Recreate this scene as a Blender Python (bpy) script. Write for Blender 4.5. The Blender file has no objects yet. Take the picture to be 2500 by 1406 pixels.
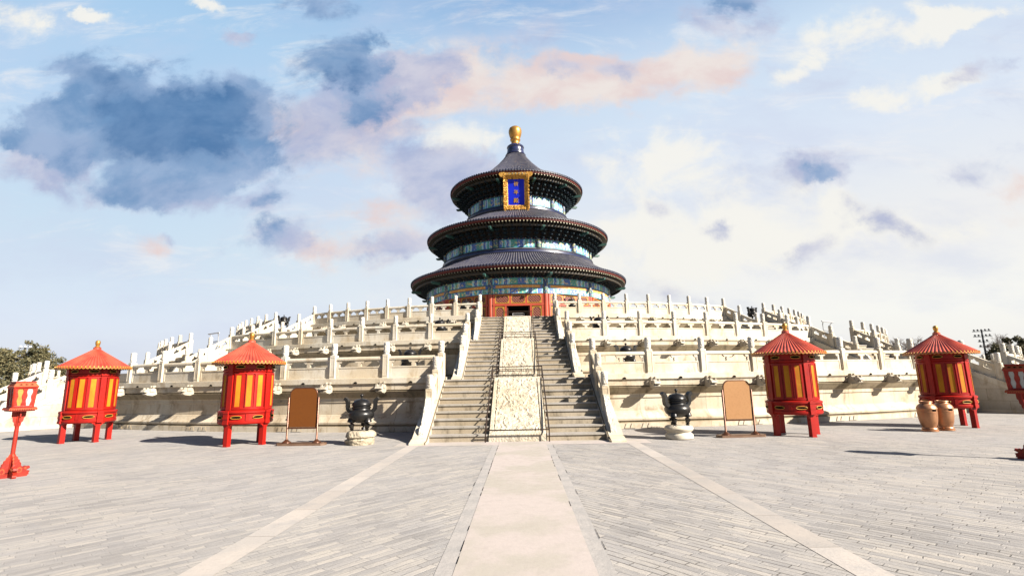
import bpy, math, random
from math import sin, cos, pi, radians, atan2, sqrt, exp, floor
from mathutils import Vector, Matrix, noise as mnoise

random.seed(7)
scene = bpy.context.scene
COL = scene.collection

# ------------------------------------------------------------------ camera
F_PX, PITCH, YAW, ROLL, EYE = 1225.0, 10.56, -0.85, -1.0, 1.8
p_, y_, r_ = radians(PITCH), radians(YAW), radians(ROLL)
fwd = Vector((sin(y_) * cos(p_), cos(y_) * cos(p_), sin(p_)))
right = fwd.cross(Vector((0, 0, 1))).normalized()
up = right.cross(fwd)
cr = right * cos(r_) + up * sin(r_)
cu = up * cos(r_) - right * sin(r_)
cam_data = bpy.data.cameras.new('camera')
cam = bpy.data.objects.new('camera', cam_data)
COL.objects.link(cam)
cam_data.sensor_width = 36.0
cam_data.lens = F_PX * 36.0 / 2500.0
cam_data.clip_start = 0.1
cam_data.clip_end = 6000
cam.matrix_world = Matrix(((cr.x, cu.x, -fwd.x, 0), (cr.y, cu.y, -fwd.y, 0), (cr.z, cu.z, -fwd.z, EYE), (0, 0, 0, 1)))
scene.camera = cam


def pix_dir(px, py):
    """direction in the world of a point of the sky (used for the sky's clouds only)"""
    return fwd + cr * ((px - 1250) / F_PX) - cu * ((py - 703) / F_PX)


# ------------------------------------------------------------------ exposure, sun, sky
EXPO = 1.75
scene.view_settings.view_transform = 'Standard'
scene.view_settings.look = 'None'
scene.view_settings.exposure = EXPO
scene.view_settings.gamma = 1.0
scene.view_settings.use_curve_mapping = False
SUN_EL = radians(32.0)
SUN_AZ = radians(-30.0)          # from +X, towards the viewer's right rear
sun_dir = Vector((cos(SUN_AZ) * cos(SUN_EL), sin(SUN_AZ) * cos(SUN_EL), sin(SUN_EL)))
sd = bpy.data.lights.new('sun', 'SUN')
sd.energy = 5.0
sd.angle = radians(0.5)
sd.color = (1.0, 0.93, 0.82)
sun = bpy.data.objects.new('sun', sd)
COL.objects.link(sun)
sun.rotation_euler = sun_dir.to_track_quat('Z', 'Y').to_euler()
sun.location = (30, -30, 60)


def lin(c):
    return tuple((x / 255 / 12.92) if x / 255 <= 0.04045 else ((x / 255 + 0.055) / 1.055) ** 2.4 for x in c)


class NT:
    """little helper for node trees"""
    def __init__(self, tree):
        self.t = tree
        self.n = tree.nodes
        self.l = tree.links

    def node(self, typ, **kw):
        n = self.n.new(typ)
        for k, v in kw.items():
            setattr(n, k, v)
        return n

    def put(self, sock, v):
        if v is None:
            return
        if isinstance(v, bpy.types.NodeSocket):
            self.l.new(v, sock)
        else:
            if sock.type == 'RGBA' and isinstance(v, (tuple, list)) and len(v) == 3:
                v = (*v, 1.0)
            sock.default_value = v

    def math(self, op, a, b=None, c=None, clamp=False):
        n = self.node('ShaderNodeMath', operation=op, use_clamp=clamp)
        self.put(n.inputs[0], a); self.put(n.inputs[1], b)
        if c is not None:
            self.put(n.inputs[2], c)
        return n.outputs[0]

    def vmath(self, op, a, b=None):
        n = self.node('ShaderNodeVectorMath', operation=op)
        self.put(n.inputs[0], a); self.put(n.inputs[1], b)
        return n.outputs['Value'] if op in ('LENGTH', 'DOT_PRODUCT') else n.outputs[0]

    def mix(self, f, a, b, blend='MIX'):
        n = self.node('ShaderNodeMix', data_type='RGBA', blend_type=blend)
        self.put(n.inputs[0], f); self.put(n.inputs[6], a); self.put(n.inputs[7], b)
        return n.outputs[2]

    def ramp(self, f, stops, interp='LINEAR'):
        n = self.node('ShaderNodeValToRGB')
        cr_ = n.color_ramp
        cr_.interpolation = interp
        while len(cr_.elements) < len(stops):
            cr_.elements.new(0.5)
        for e, (p, c) in zip(cr_.elements, stops):
            e.position = p
            e.color = (*c, 1) if len(c) == 3 else c
        self.put(n.inputs[0], f)
        return n.outputs[0]

    def rng(self, v, a, b, c=0.0, d=1.0, smooth=True):
        n = self.node('ShaderNodeMapRange')
        if smooth:
            n.interpolation_type = 'SMOOTHSTEP'
        self.put(n.inputs[0], v)
        for i, x in zip((1, 2, 3, 4), (a, b, c, d)):
            n.inputs[i].default_value = x
        return n.outputs[0]

    def noise(self, vec, scale, detail=4, rough=0.55, dist=0.0, col=False):
        n = self.node('ShaderNodeTexNoise')
        self.put(n.inputs['Vector'], vec)
        n.inputs['Scale'].default_value = scale
        n.inputs['Detail'].default_value = detail
        n.inputs['Roughness'].default_value = rough
        n.inputs['Distortion'].default_value = dist
        return n.outputs['Color'] if col else n.outputs['Fac']

    def mapping(self, vec, loc=(0, 0, 0), rot=(0, 0, 0), scale=(1, 1, 1), typ='POINT'):
        n = self.node('ShaderNodeMapping', vector_type=typ)
        self.put(n.inputs[0], vec)
        n.inputs['Location'].default_value = loc
        n.inputs['Rotation'].default_value = rot
        n.inputs['Scale'].default_value = scale
        return n.outputs[0]

    def sep(self, v):
        n = self.node('ShaderNodeSeparateXYZ')
        self.put(n.inputs[0], v)
        return n.outputs

    def comb(self, x, y, z=0.0):
        n = self.node('ShaderNodeCombineXYZ')
        self.put(n.inputs[0], x); self.put(n.inputs[1], y); self.put(n.inputs[2], z)
        return n.outputs[0]


def build_world():
    w = bpy.data.worlds.new('World')
    scene.world = w
    w.use_nodes = True
    t = NT(w.node_tree)
    t.n.clear()
    out = t.node('ShaderNodeOutputWorld')
    bg = t.node('ShaderNodeBackground')
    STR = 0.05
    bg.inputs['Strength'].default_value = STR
    t.l.new(bg.outputs[0], out.inputs[0])
    sky = t.node('ShaderNodeTexSky', sky_type='NISHITA')
    sky.sun_disc = False
    sky.sun_elevation = SUN_EL
    sky.sun_rotation = atan2(sun_dir.x, sun_dir.y)
    sky.air_density = 1.0
    sky.dust_density = 0.6
    K = 1.0 / (2 ** EXPO) / STR

    def C(c):
        return tuple(x * K for x in lin(c))
    tc = t.node('ShaderNodeTexCoord').outputs['Generated']
    x, y, z = t.sep(tc)
    ys = t.math('MAXIMUM', y, 0.08)
    u = t.math('DIVIDE', x, ys)
    v = t.math('DIVIDE', z, ys)
    uv0 = t.comb(u, v)
    # warp so that every cloud gets a torn outline
    n1 = t.noise(uv0, 5.0, 8, 0.62, col=True)
    n1 = t.vmath('MULTIPLY', t.vmath('SUBTRACT', n1, (0.5, 0.5, 0.5)), (0.26, 0.16, 0.0))
    uv = t.vmath('ADD', uv0, n1)
    n2 = t.noise(t.mapping(uv0, scale=(1, 1.5, 1)), 5.5, 9, 0.62, 0.25)
    n3 = t.noise(t.mapping(uv0, loc=(3.1, 1.7, 0), scale=(1, 1.3, 1)), 7.0, 8, 0.6, 0.3)

    def blob(px, py, wx, wy, ang=0.0):
        d = pix_dir(px, py)
        m = t.mapping(uv, (d.x / d.y, d.z / d.y, 0), (0, 0, radians(ang)), (1.55 * wx / F_PX, 1.55 * wy / F_PX, 1), 'TEXTURE')
        g = t.node('ShaderNodeTexGradient', gradient_type='SPHERICAL')
        t.l.new(m, g.inputs[0])
        return g.outputs['Fac']

    def group(lst, lo, hi, nz=0.5, nn=None):
        acc = None
        for b in lst:
            wgt = b[5] if len(b) > 5 else 1.0
            o = t.math('MULTIPLY', blob(*b[:5]), wgt)
            acc = o if acc is None else t.math('ADD', acc, o)
        gate = t.math('MULTIPLY', acc, 2.6, clamp=True)
        wob = t.math('MULTIPLY', t.math('MULTIPLY', t.math('SUBTRACT', nn or n2, 0.5), 4.2 * nz), gate)
        return t.rng(t.math('ADD', acc, wob), lo, hi)

    # clear sky of the picture's side: blue high on the left, pale low, creamy to the right
    el = t.math('DIVIDE', z, t.math('MAXIMUM', t.vmath('LENGTH', t.comb(x, y)), 0.05))
    az = t.rng(u, -0.9, 0.5)
    left_col = t.ramp(el, [(0.0, C((226, 228, 234))), (0.10, C((222, 232, 246))), (0.24, C((205, 226, 243))), (0.45, C((186, 213, 241))), (0.66, C((170, 206, 238))), (0.95, C((140, 182, 224)))])
    right_col = t.ramp(el, [(0.0, C((244, 240, 234))), (0.10, C((248, 248, 243))), (0.24, C((240, 240, 240))), (0.42, C((222, 232, 246))), (0.65, C((204, 224, 244))), (0.9, C((130, 170, 218)))])
    col = t.mix(az, left_col, right_col)
    soft = t.rng(t.noise(t.mapping(uv0, scale=(1, 2.4, 1)), 2.6, 6, 0.6), 0.42, 0.72)
    col = t.mix(t.math('MULTIPLY', soft, 0.45), col, C((206, 214, 236)))
    cir = t.noise(t.mapping(uv0, rot=(0, 0, radians(-12)), scale=(1, 3.6, 1)), 3.1, 10, 0.66, 0.6)
    cmask = t.math('MULTIPLY', t.rng(cir, 0.50, 0.74), t.rng(el, 0.06, 0.22))
    col = t.mix(t.math('MULTIPLY', cmask, 0.75), col, C((240, 240, 242)))
    veil = t.noise(t.mapping(uv0, loc=(5.3, 2.2, 0), rot=(0, 0, radians(8)), scale=(1, 1.9, 1)), 3.6, 9, 0.64, 0.5)
    vm = t.math('MULTIPLY', t.math('MULTIPLY', t.rng(veil, 0.52, 0.70), t.rng(u, -0.15, 0.35)), t.rng(el, 0.12, 0.28))
    col = t.mix(t.math('MULTIPLY', vm, 0.55), col, C((204, 212, 232)))
    # white and cream clouds
    white = group([(2100, 90, 190, 60, 14), (2290, 55, 120, 30, 14), (1940, 175, 80, 26, 14), (2180, 240, 120, 36, 8), (2330, 200, 90, 30, 10), (2390, 60, 120, 20, 18),
                   (1600, 360, 160, 80, 0), (1130, 340, 80, 60, -30), (215, 32, 50, 16, 0), (60, 40, 60, 40, 0), (1750, 540, 300, 110, 0), (1600, 640, 260, 80, 0), (2150, 560, 200, 60, 0), (490, 10, 60, 16, -20)], 0.05, 0.95, 0.9, n3)
    col = t.mix(t.math('MULTIPLY', white, 0.9), col, C((247, 245, 238)))
    # pinkish band
    pink = group([(1050, 200, 200, 110, 10), (880, 300, 190, 110, 20), (1250, 180, 170, 60, -4), (1400, 205, 150, 60, 6), (1560, 185, 180, 70, 4), (1740, 150, 130, 70, 16), (680, 290, 90, 60, 0),
                  (930, 520, 130, 44, 10, 0.7), (900, 620, 150, 44, 8, 0.7), (2480, 470, 70, 80, 50, 0.8), (360, 600, 70, 26, 10, 0.5), (780, 610, 90, 40, 0, 0.6)], 0.05, 1.0, 0.7)
    col = t.mix(t.math('MULTIPLY', pink, 0.9), col, t.mix(t.rng(n3, 0.35, 0.65), C((233, 210, 206)), C((241, 230, 223))))
    # lilac-grey shade
    mauve = group([(900, 250, 150, 120, 30, 1.5), (960, 230, 90, 60, 20), (1000, 190, 110, 60, 20, 1.3), (1060, 150, 80, 40, 0), (1530, 160, 70, 36, 0), (1390, 165, 90, 30, 0), (700, 330, 130, 100, 0), (60, 370, 150, 60, 0), (150, 400, 90, 60, 0),
                   (690, 570, 110, 60, 10), (650, 490, 90, 40, 15), (380, 475, 190, 46, 0), (760, 620, 60, 30, 0), (1970, 430, 110, 46, 8), (2160, 550, 95, 46, -25, 0.8), (2000, 600, 66, 34, 15, 0.6), (1960, 650, 56, 32, 10, 0.5),
                   (1780, 20, 110, 60, 0), (1080, 420, 190, 70, -32), (1060, 450, 140, 90, 0), (2300, 400, 170, 34, -6, 0.5), (1700, 740, 200, 34, -12, 0.4), (2380, 180, 70, 30, 20), (1250, 80, 160, 90, -40, 0.5), (570, 90, 50, 24, -12), (390, 580, 36, 20, 0), (1590, 500, 50, 30, 0, 0.5), (1770, 560, 56, 24, -20, 0.6), (940, 610, 90, 40, 10)], 0.08, 1.05, 0.7, n3)
    col = t.mix(t.math('MULTIPLY', mauve, 0.85), col, t.mix(t.rng(n2, 0.35, 0.65), C((166, 176, 210)), C((204, 206, 224))))
    # heavy blue cloud
    blue = group([(40, 330, 110, 40, -10, 0.7), (110, 260, 110, 36, 8, 0.7), (300, 170, 150, 70, 0), (430, 280, 260, 120, -4), (400, 370, 200, 110, 10), (560, 330, 170, 130, -20), (240, 280, 200, 90, 0), (180, 330, 130, 60, 0), (400, 450, 160, 60, 0), (150, 200, 120, 80, 0, 0.6),
                  (800, 160, 100, 60, -5), (890, 130, 80, 70, 70), (910, 190, 70, 120, 0), (900, 265, 110, 54, 0), (770, 5, 110, 40, -6), (1780, 0, 80, 40, 0), (690, 575, 70, 40, 10), (1990, 435, 60, 30, 10), (670, 485, 60, 26, 20), (150, 395, 50, 40, -30), (520, 240, 130, 60, 0), (610, 390, 120, 60, -20, 0.7)], 0.08, 1.05, 1.15)
    col = t.mix(t.math('MULTIPLY', blue, 0.88), col, t.mix(t.rng(n3, 0.32, 0.66), C((100, 142, 188)), C((156, 180, 214))))
    deep = group([(290, 170, 110, 44, 0), (430, 275, 200, 70, -8), (350, 330, 130, 80, 0), (500, 270, 120, 60, 0), (890, 150, 44, 60, 0), (800, 165, 50, 30, 0), (300, 250, 120, 44, 0), (520, 340, 110, 70, 0)], 0.18, 1.25, 1.1, n3)
    col = t.mix(t.math('MULTIPLY', deep, 0.85), col, t.mix(t.rng(n2, 0.35, 0.65), C((70, 116, 166)), C((104, 142, 186))))
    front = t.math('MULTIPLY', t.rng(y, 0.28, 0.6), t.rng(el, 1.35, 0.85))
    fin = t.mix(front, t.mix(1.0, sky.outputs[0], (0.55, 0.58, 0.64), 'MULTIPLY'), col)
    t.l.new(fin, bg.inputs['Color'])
    w.cycles.sampling_method = 'MANUAL'
    w.cycles.sample_map_resolution = 512


build_world()


# ------------------------------------------------------------------ materials
MATS = {}


def principled(name):
    m = bpy.data.materials.new(name)
    m.use_nodes = True
    t = NT(m.node_tree)
    b = t.n['Principled BSDF']
    MATS[name] = m
    return m, t, b


ALB = 0.56


def base(t, b, col, k=ALB):
    t.put(b.inputs['Base Color'], t.mix(1.0, col, (k, k, k), 'MULTIPLY'))


def pos(t):
    return t.node('ShaderNodeNewGeometry').outputs['Position']


def uvc(t):
    return t.node('ShaderNodeTexCoord').outputs['UV']


def bump(t, b, h, dist=0.02, strength=0.5):
    n = t.node('ShaderNodeBump')
    n.inputs['Strength'].default_value = strength
    n.inputs['Distance'].default_value = dist
    t.put(n.inputs['Height'], h)
    t.l.new(n.outputs[0], b.inputs['Normal'])


def simple(name, c1, c2=None, scale=3.0, rough=0.6, metal=0.0, bmp=0.0, bscale=30, coat=0.0, lo=0.35, hi=0.7, stretch=(1, 1, 1), spec=0.5, k=ALB):
    m, t, b = principled(name)
    p = pos(t)
    c2 = c2 or tuple(x * 0.8 for x in c1)
    n = t.noise(t.mapping(p, scale=stretch), scale, 5, 0.6)
    f = t.rng(n, lo, hi)
    col = t.mix(f, c1, c2)
    fine = t.noise(p, scale * 9, 3, 0.6)
    col = t.mix(t.math('MULTIPLY', t.rng(fine, 0.4, 0.75), 0.25), col, tuple(x * 0.62 for x in c1))
    base(t, b, col, k)
    t.put(b.inputs['Roughness'], t.rng(fine, 0.3, 0.7, max(rough - 0.08, 0.03), min(rough + 0.1, 1), False))
    b.inputs['Metallic'].default_value = metal
    b.inputs['Specular IOR Level'].default_value = spec
    if coat:
        b.inputs['Coat Weight'].default_value = coat
        b.inputs['Coat Roughness'].default_value = 0.12
    if bmp:
        bump(t, b, t.noise(p, bscale, 4, 0.6), bmp, 0.6)
    return m


def marble(name, c1, c2, c3, joints=None, relief=0.0, streak=True, k=0.68, recess=False, dirt=0.75):
    """weathered white marble: clean / yellowed / dirty, optional block joints in UV (metres)"""
    m, t, b = principled(name)
    p = pos(t)
    big = t.noise(p, 0.55, 5, 0.62)
    mid = t.noise(t.mapping(p, scale=(1, 1, 0.45 if streak else 1)), 2.2, 7, 0.68, 0.4)
    run = t.noise(t.mapping(p, scale=(4.5, 4.5, 0.35)), 1.0, 5, 0.6)
    fine = t.noise(p, 22, 4, 0.65)
    col = t.mix(t.rng(big, 0.38, 0.62), c1, c2)
    col = t.mix(t.math('MULTIPLY', t.rng(mid, 0.50, 0.72), dirt), col, c3)
    col = t.mix(t.math('MULTIPLY', t.rng(run, 0.55, 0.75), dirt * 0.5), col, c3)
    blk = t.math('MULTIPLY', t.rng(t.noise(p, 1.1, 8, 0.72), 0.60, 0.72), dirt * 0.7)
    col = t.mix(blk, col, tuple(x * 0.5 for x in c3))
    col = t.mix(t.math('MULTIPLY', t.rng(fine, 0.5, 0.8), 0.35), col, c3)
    h = fine
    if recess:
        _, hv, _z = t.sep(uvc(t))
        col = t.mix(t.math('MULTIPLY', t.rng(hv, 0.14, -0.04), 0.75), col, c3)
    if joints:
        bt = t.node('ShaderNodeTexBrick')
        t.put(bt.inputs['Vector'], uvc(t))
        bt.inputs['Scale'].default_value = 1.0
        bt.inputs['Brick Width'].default_value = joints[0]
        bt.inputs['Row Height'].default_value = joints[1]
        bt.inputs['Mortar Size'].default_value = 0.006
        bt.inputs['Mortar Smooth'].default_value = 0.3
        bt.inputs['Color1'].default_value = (0.78, 0.78, 0.78, 1)
        bt.inputs['Color2'].default_value = (1, 1, 1, 1)
        bt.inputs['Mortar'].default_value = (0.3, 0.26, 0.2, 1)
        bt.inputs['Bias'].default_value = 0.25
        col = t.mix(0.9, col, bt.outputs['Color'], 'MULTIPLY')
    base(t, b, col, k)
    b.inputs['Roughness'].default_value = 0.72
    b.inputs['Specular IOR Level'].default_value = 0.3
    if relief:
        vo = t.node('ShaderNodeTexVoronoi')
        vo.inputs['Scale'].default_value = 14
        t.put(vo.inputs['Vector'], p)
        h = t.math('ADD', t.math('MULTIPLY', vo.outputs['Distance'], 1.0), t.noise(p, 16, 3, 0.6))
        bump(t, b, h, relief, 0.8)
    else:
        bump(t, b, t.math('ADD', fine, mid), 0.012, 0.5)
    return m


marble('marble', (0.64, 0.585, 0.49), (0.57, 0.48, 0.35), (0.38, 0.29, 0.185))
marble('marble_spout', (0.52, 0.47, 0.39), (0.44, 0.38, 0.29), (0.25, 0.20, 0.14))
marble('marble_carved', (0.64, 0.61, 0.55), (0.58, 0.53, 0.45), (0.34, 0.29, 0.22), relief=0.03)
marble('marble_wall', (0.61, 0.535, 0.42), (0.52, 0.42, 0.295), (0.30, 0.225, 0.14), joints=(1.35, 5.0), dirt=1.0)
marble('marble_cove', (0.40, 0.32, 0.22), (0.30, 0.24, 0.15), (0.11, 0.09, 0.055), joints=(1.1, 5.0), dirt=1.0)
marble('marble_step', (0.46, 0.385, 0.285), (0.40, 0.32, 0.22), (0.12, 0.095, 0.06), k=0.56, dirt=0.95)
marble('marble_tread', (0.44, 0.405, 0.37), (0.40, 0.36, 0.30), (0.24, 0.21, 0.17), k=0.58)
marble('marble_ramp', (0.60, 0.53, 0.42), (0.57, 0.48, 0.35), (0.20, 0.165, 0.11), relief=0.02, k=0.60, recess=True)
marble('marble_side', (0.56, 0.50, 0.41), (0.48, 0.42, 0.33), (0.30, 0.25, 0.18), joints=(1.5, 0.55))
marble('rock', (0.50, 0.43, 0.32), (0.42, 0.35, 0.25), (0.22, 0.18, 0.12), relief=0.03)
simple('red_paint', (0.43, 0.012, 0.006), (0.27, 0.009, 0.006), 2.2, 0.45, coat=0.04, spec=0.2, k=0.58, stretch=(1, 1, 0.4), lo=0.42, hi=0.72)
simple('dark_red_underside', (0.10, 0.006, 0.004), None, 2, 0.6)  # darker red for the underside of the shrine roof
simple('red_roof', (0.50, 0.080, 0.042), (0.30, 0.042, 0.024), 2.6, 0.38, coat=0.15, k=0.68, lo=0.42, hi=0.70)
simple('red_wood', (0.42, 0.028, 0.011), (0.28, 0.018, 0.009), 3.0, 0.5, bmp=0.01, bscale=25, coat=0.04, spec=0.25, k=0.60)
simple('orange_wood', (0.46, 0.10, 0.030), (0.36, 0.07, 0.02), 6, 0.55, spec=0.25, k=0.60)
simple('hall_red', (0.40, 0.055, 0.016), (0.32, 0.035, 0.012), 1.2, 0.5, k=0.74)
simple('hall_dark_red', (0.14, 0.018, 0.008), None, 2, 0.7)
simple('yellow_silk', (0.62, 0.265, 0.016), (0.50, 0.17, 0.009), 3.0, 0.7, stretch=(1, 1, 0.5), spec=0.15, k=0.58)
simple('gold', (0.66, 0.34, 0.075), (0.52, 0.25, 0.045), 3.0, 0.38, metal=0.7, bmp=0.004, bscale=40, k=0.66)
simple('gold_paint', (0.62, 0.33, 0.04), (0.52, 0.25, 0.025), 6.0, 0.5, metal=0.15, k=0.66)
simple('gold_carved', (0.74, 0.42, 0.09), (0.48, 0.20, 0.025), 7.0, 0.42, metal=0.45, bmp=0.10, bscale=6, lo=0.42, hi=0.62, k=0.74)
simple('plaque_blue', (0.006, 0.022, 0.55), (0.005, 0.015, 0.44), 0.8, 0.5, spec=0.15, k=0.8)
simple('bronze', (0.055, 0.050, 0.046), (0.030, 0.030, 0.032), 5.0, 0.34, metal=0.65)
simple('copper', (0.62, 0.30, 0.15), (0.50, 0.22, 0.10), 4.0, 0.36, metal=0.55, bmp=0.004, bscale=60)
simple('black', (0.006, 0.006, 0.006), None, 3, 0.9, spec=0.03)
simple('sign_metal', (0.17, 0.070, 0.035), (0.12, 0.045, 0.022), 8, 0.32, metal=0.5)
simple('sign_base', (0.22, 0.13, 0.08), (0.16, 0.08, 0.045), 6, 0.4)
simple('board_brown', (0.19, 0.058, 0.008), (0.185, 0.056, 0.0078), 2, 0.6, spec=0.2)
simple('board_tan', (0.48, 0.255, 0.115), (0.47, 0.245, 0.11), 2, 0.8, spec=0.15)
simple('rail_metal', (0.075, 0.042, 0.026), (0.05, 0.03, 0.02), 8, 0.4, metal=0.5)
simple('grey_metal', (0.55, 0.55, 0.56), (0.42, 0.42, 0.43), 8, 0.5, metal=0.2)
simple('dark_metal', (0.03, 0.035, 0.045), None, 4, 0.5)
simple('white_lamp', (0.75, 0.75, 0.75), None, 4, 0.4)
simple('lamp_glass', (0.62, 0.60, 0.56), (0.50, 0.47, 0.42), 6, 0.25)
simple('lamp_amber', (0.62, 0.33, 0.075), (0.50, 0.22, 0.04), 7, 0.3)
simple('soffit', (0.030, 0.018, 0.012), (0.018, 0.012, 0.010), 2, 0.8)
simple('bracket', (0.016, 0.034, 0.036), (0.012, 0.019, 0.042), 3.5, 0.8, spec=0.2)
simple('bracket_edge', (0.045, 0.065, 0.065), (0.025, 0.035, 0.05), 4, 0.9, spec=0.2)
simple('bracket_green', (0.03, 0.12, 0.09), (0.02, 0.07, 0.07), 3, 0.6)
simple('rafter_end', (0.50, 0.46, 0.32), (0.36, 0.30, 0.16), 6, 0.6)
simple('rafter_green', (0.055, 0.038, 0.018), (0.03, 0.026, 0.018), 5, 0.7)
simple('fascia_red', (0.20, 0.020, 0.008), (0.15, 0.015, 0.007), 2, 0.6)
simple('tile_blue', (0.026, 0.028, 0.060), (0.016, 0.018, 0.046), 1.5, 0.5, spec=0.25)
simple('tile_pale', (0.155, 0.148, 0.16), (0.07, 0.07, 0.105), 1.6, 0.5, spec=0.3)  # drip tiles and rims; along tile ridges a highlight put into the colour
simple('ridge_blue', (0.030, 0.036, 0.11), (0.018, 0.022, 0.06), 1.2, 0.28, coat=0.35)
simple('bark', (0.12, 0.085, 0.055), (0.07, 0.05, 0.035), 6, 0.9, bmp=0.03, bscale=12)
simple('leaf_pine', (0.17, 0.14, 0.055), (0.11, 0.10, 0.04), 0.5, 0.75)
simple('leaf_pine_dark', (0.05, 0.062, 0.026), (0.035, 0.045, 0.022), 0.5, 0.75)
simple('twig', (0.26, 0.20, 0.17), (0.20, 0.16, 0.14), 3, 0.9)
simple('path_stone', (0.51, 0.44, 0.405), (0.44, 0.395, 0.34), 0.7, 0.75, bmp=0.004, bscale=18, lo=0.42, hi=0.60, k=0.62)
simple('border_stone', (0.43, 0.395, 0.37), (0.35, 0.33, 0.315), 2.6, 0.85, bmp=0.012, bscale=14, k=0.62)
simple('terrace_floor', (0.45, 0.42, 0.37), None, 1, 0.85)


def strip_material():
    m, t, b = principled('strip_stone')
    p = pos(t)
    n = t.noise(p, 1.3, 5, 0.6)
    col = t.mix(t.rng(n, 0.35, 0.65), (0.50, 0.44, 0.39), (0.43, 0.39, 0.355))
    col = t.mix(t.math('MULTIPLY', t.rng(t.noise(p, 0.9, 7, 0.7), 0.5, 0.68), 0.8), col, (0.36, 0.34, 0.325))
    col = t.mix(t.math('MULTIPLY', t.rng(t.noise(p, 14, 5, 0.7), 0.5, 0.75), 0.35), col, (0.29, 0.27, 0.25))
    bt = t.node('ShaderNodeTexBrick')
    t.put(bt.inputs['Vector'], t.mapping(p, rot=(0, 0, radians(90))))
    bt.inputs['Scale'].default_value = 1.0
    bt.inputs['Brick Width'].default_value = 1.3
    bt.inputs['Row Height'].default_value = 20
    bt.inputs['Mortar Size'].default_value = 0.006
    bt.inputs['Color1'].default_value = (0.84, 0.84, 0.84, 1)
    bt.inputs['Color2'].default_value = (1.12, 1.12, 1.12, 1)
    bt.inputs['Mortar'].default_value = (0.5, 0.46, 0.42, 1)
    bt.inputs['Bias'].default_value = 0.2
    col = t.mix(1.0, col, bt.outputs['Color'], 'MULTIPLY')
    base(t, b, col, 0.60)
    b.inputs['Roughness'].default_value = 0.75
    bump(t, b, t.noise(p, 20, 4, 0.6), 0.008, 0.5)


strip_material()


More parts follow.
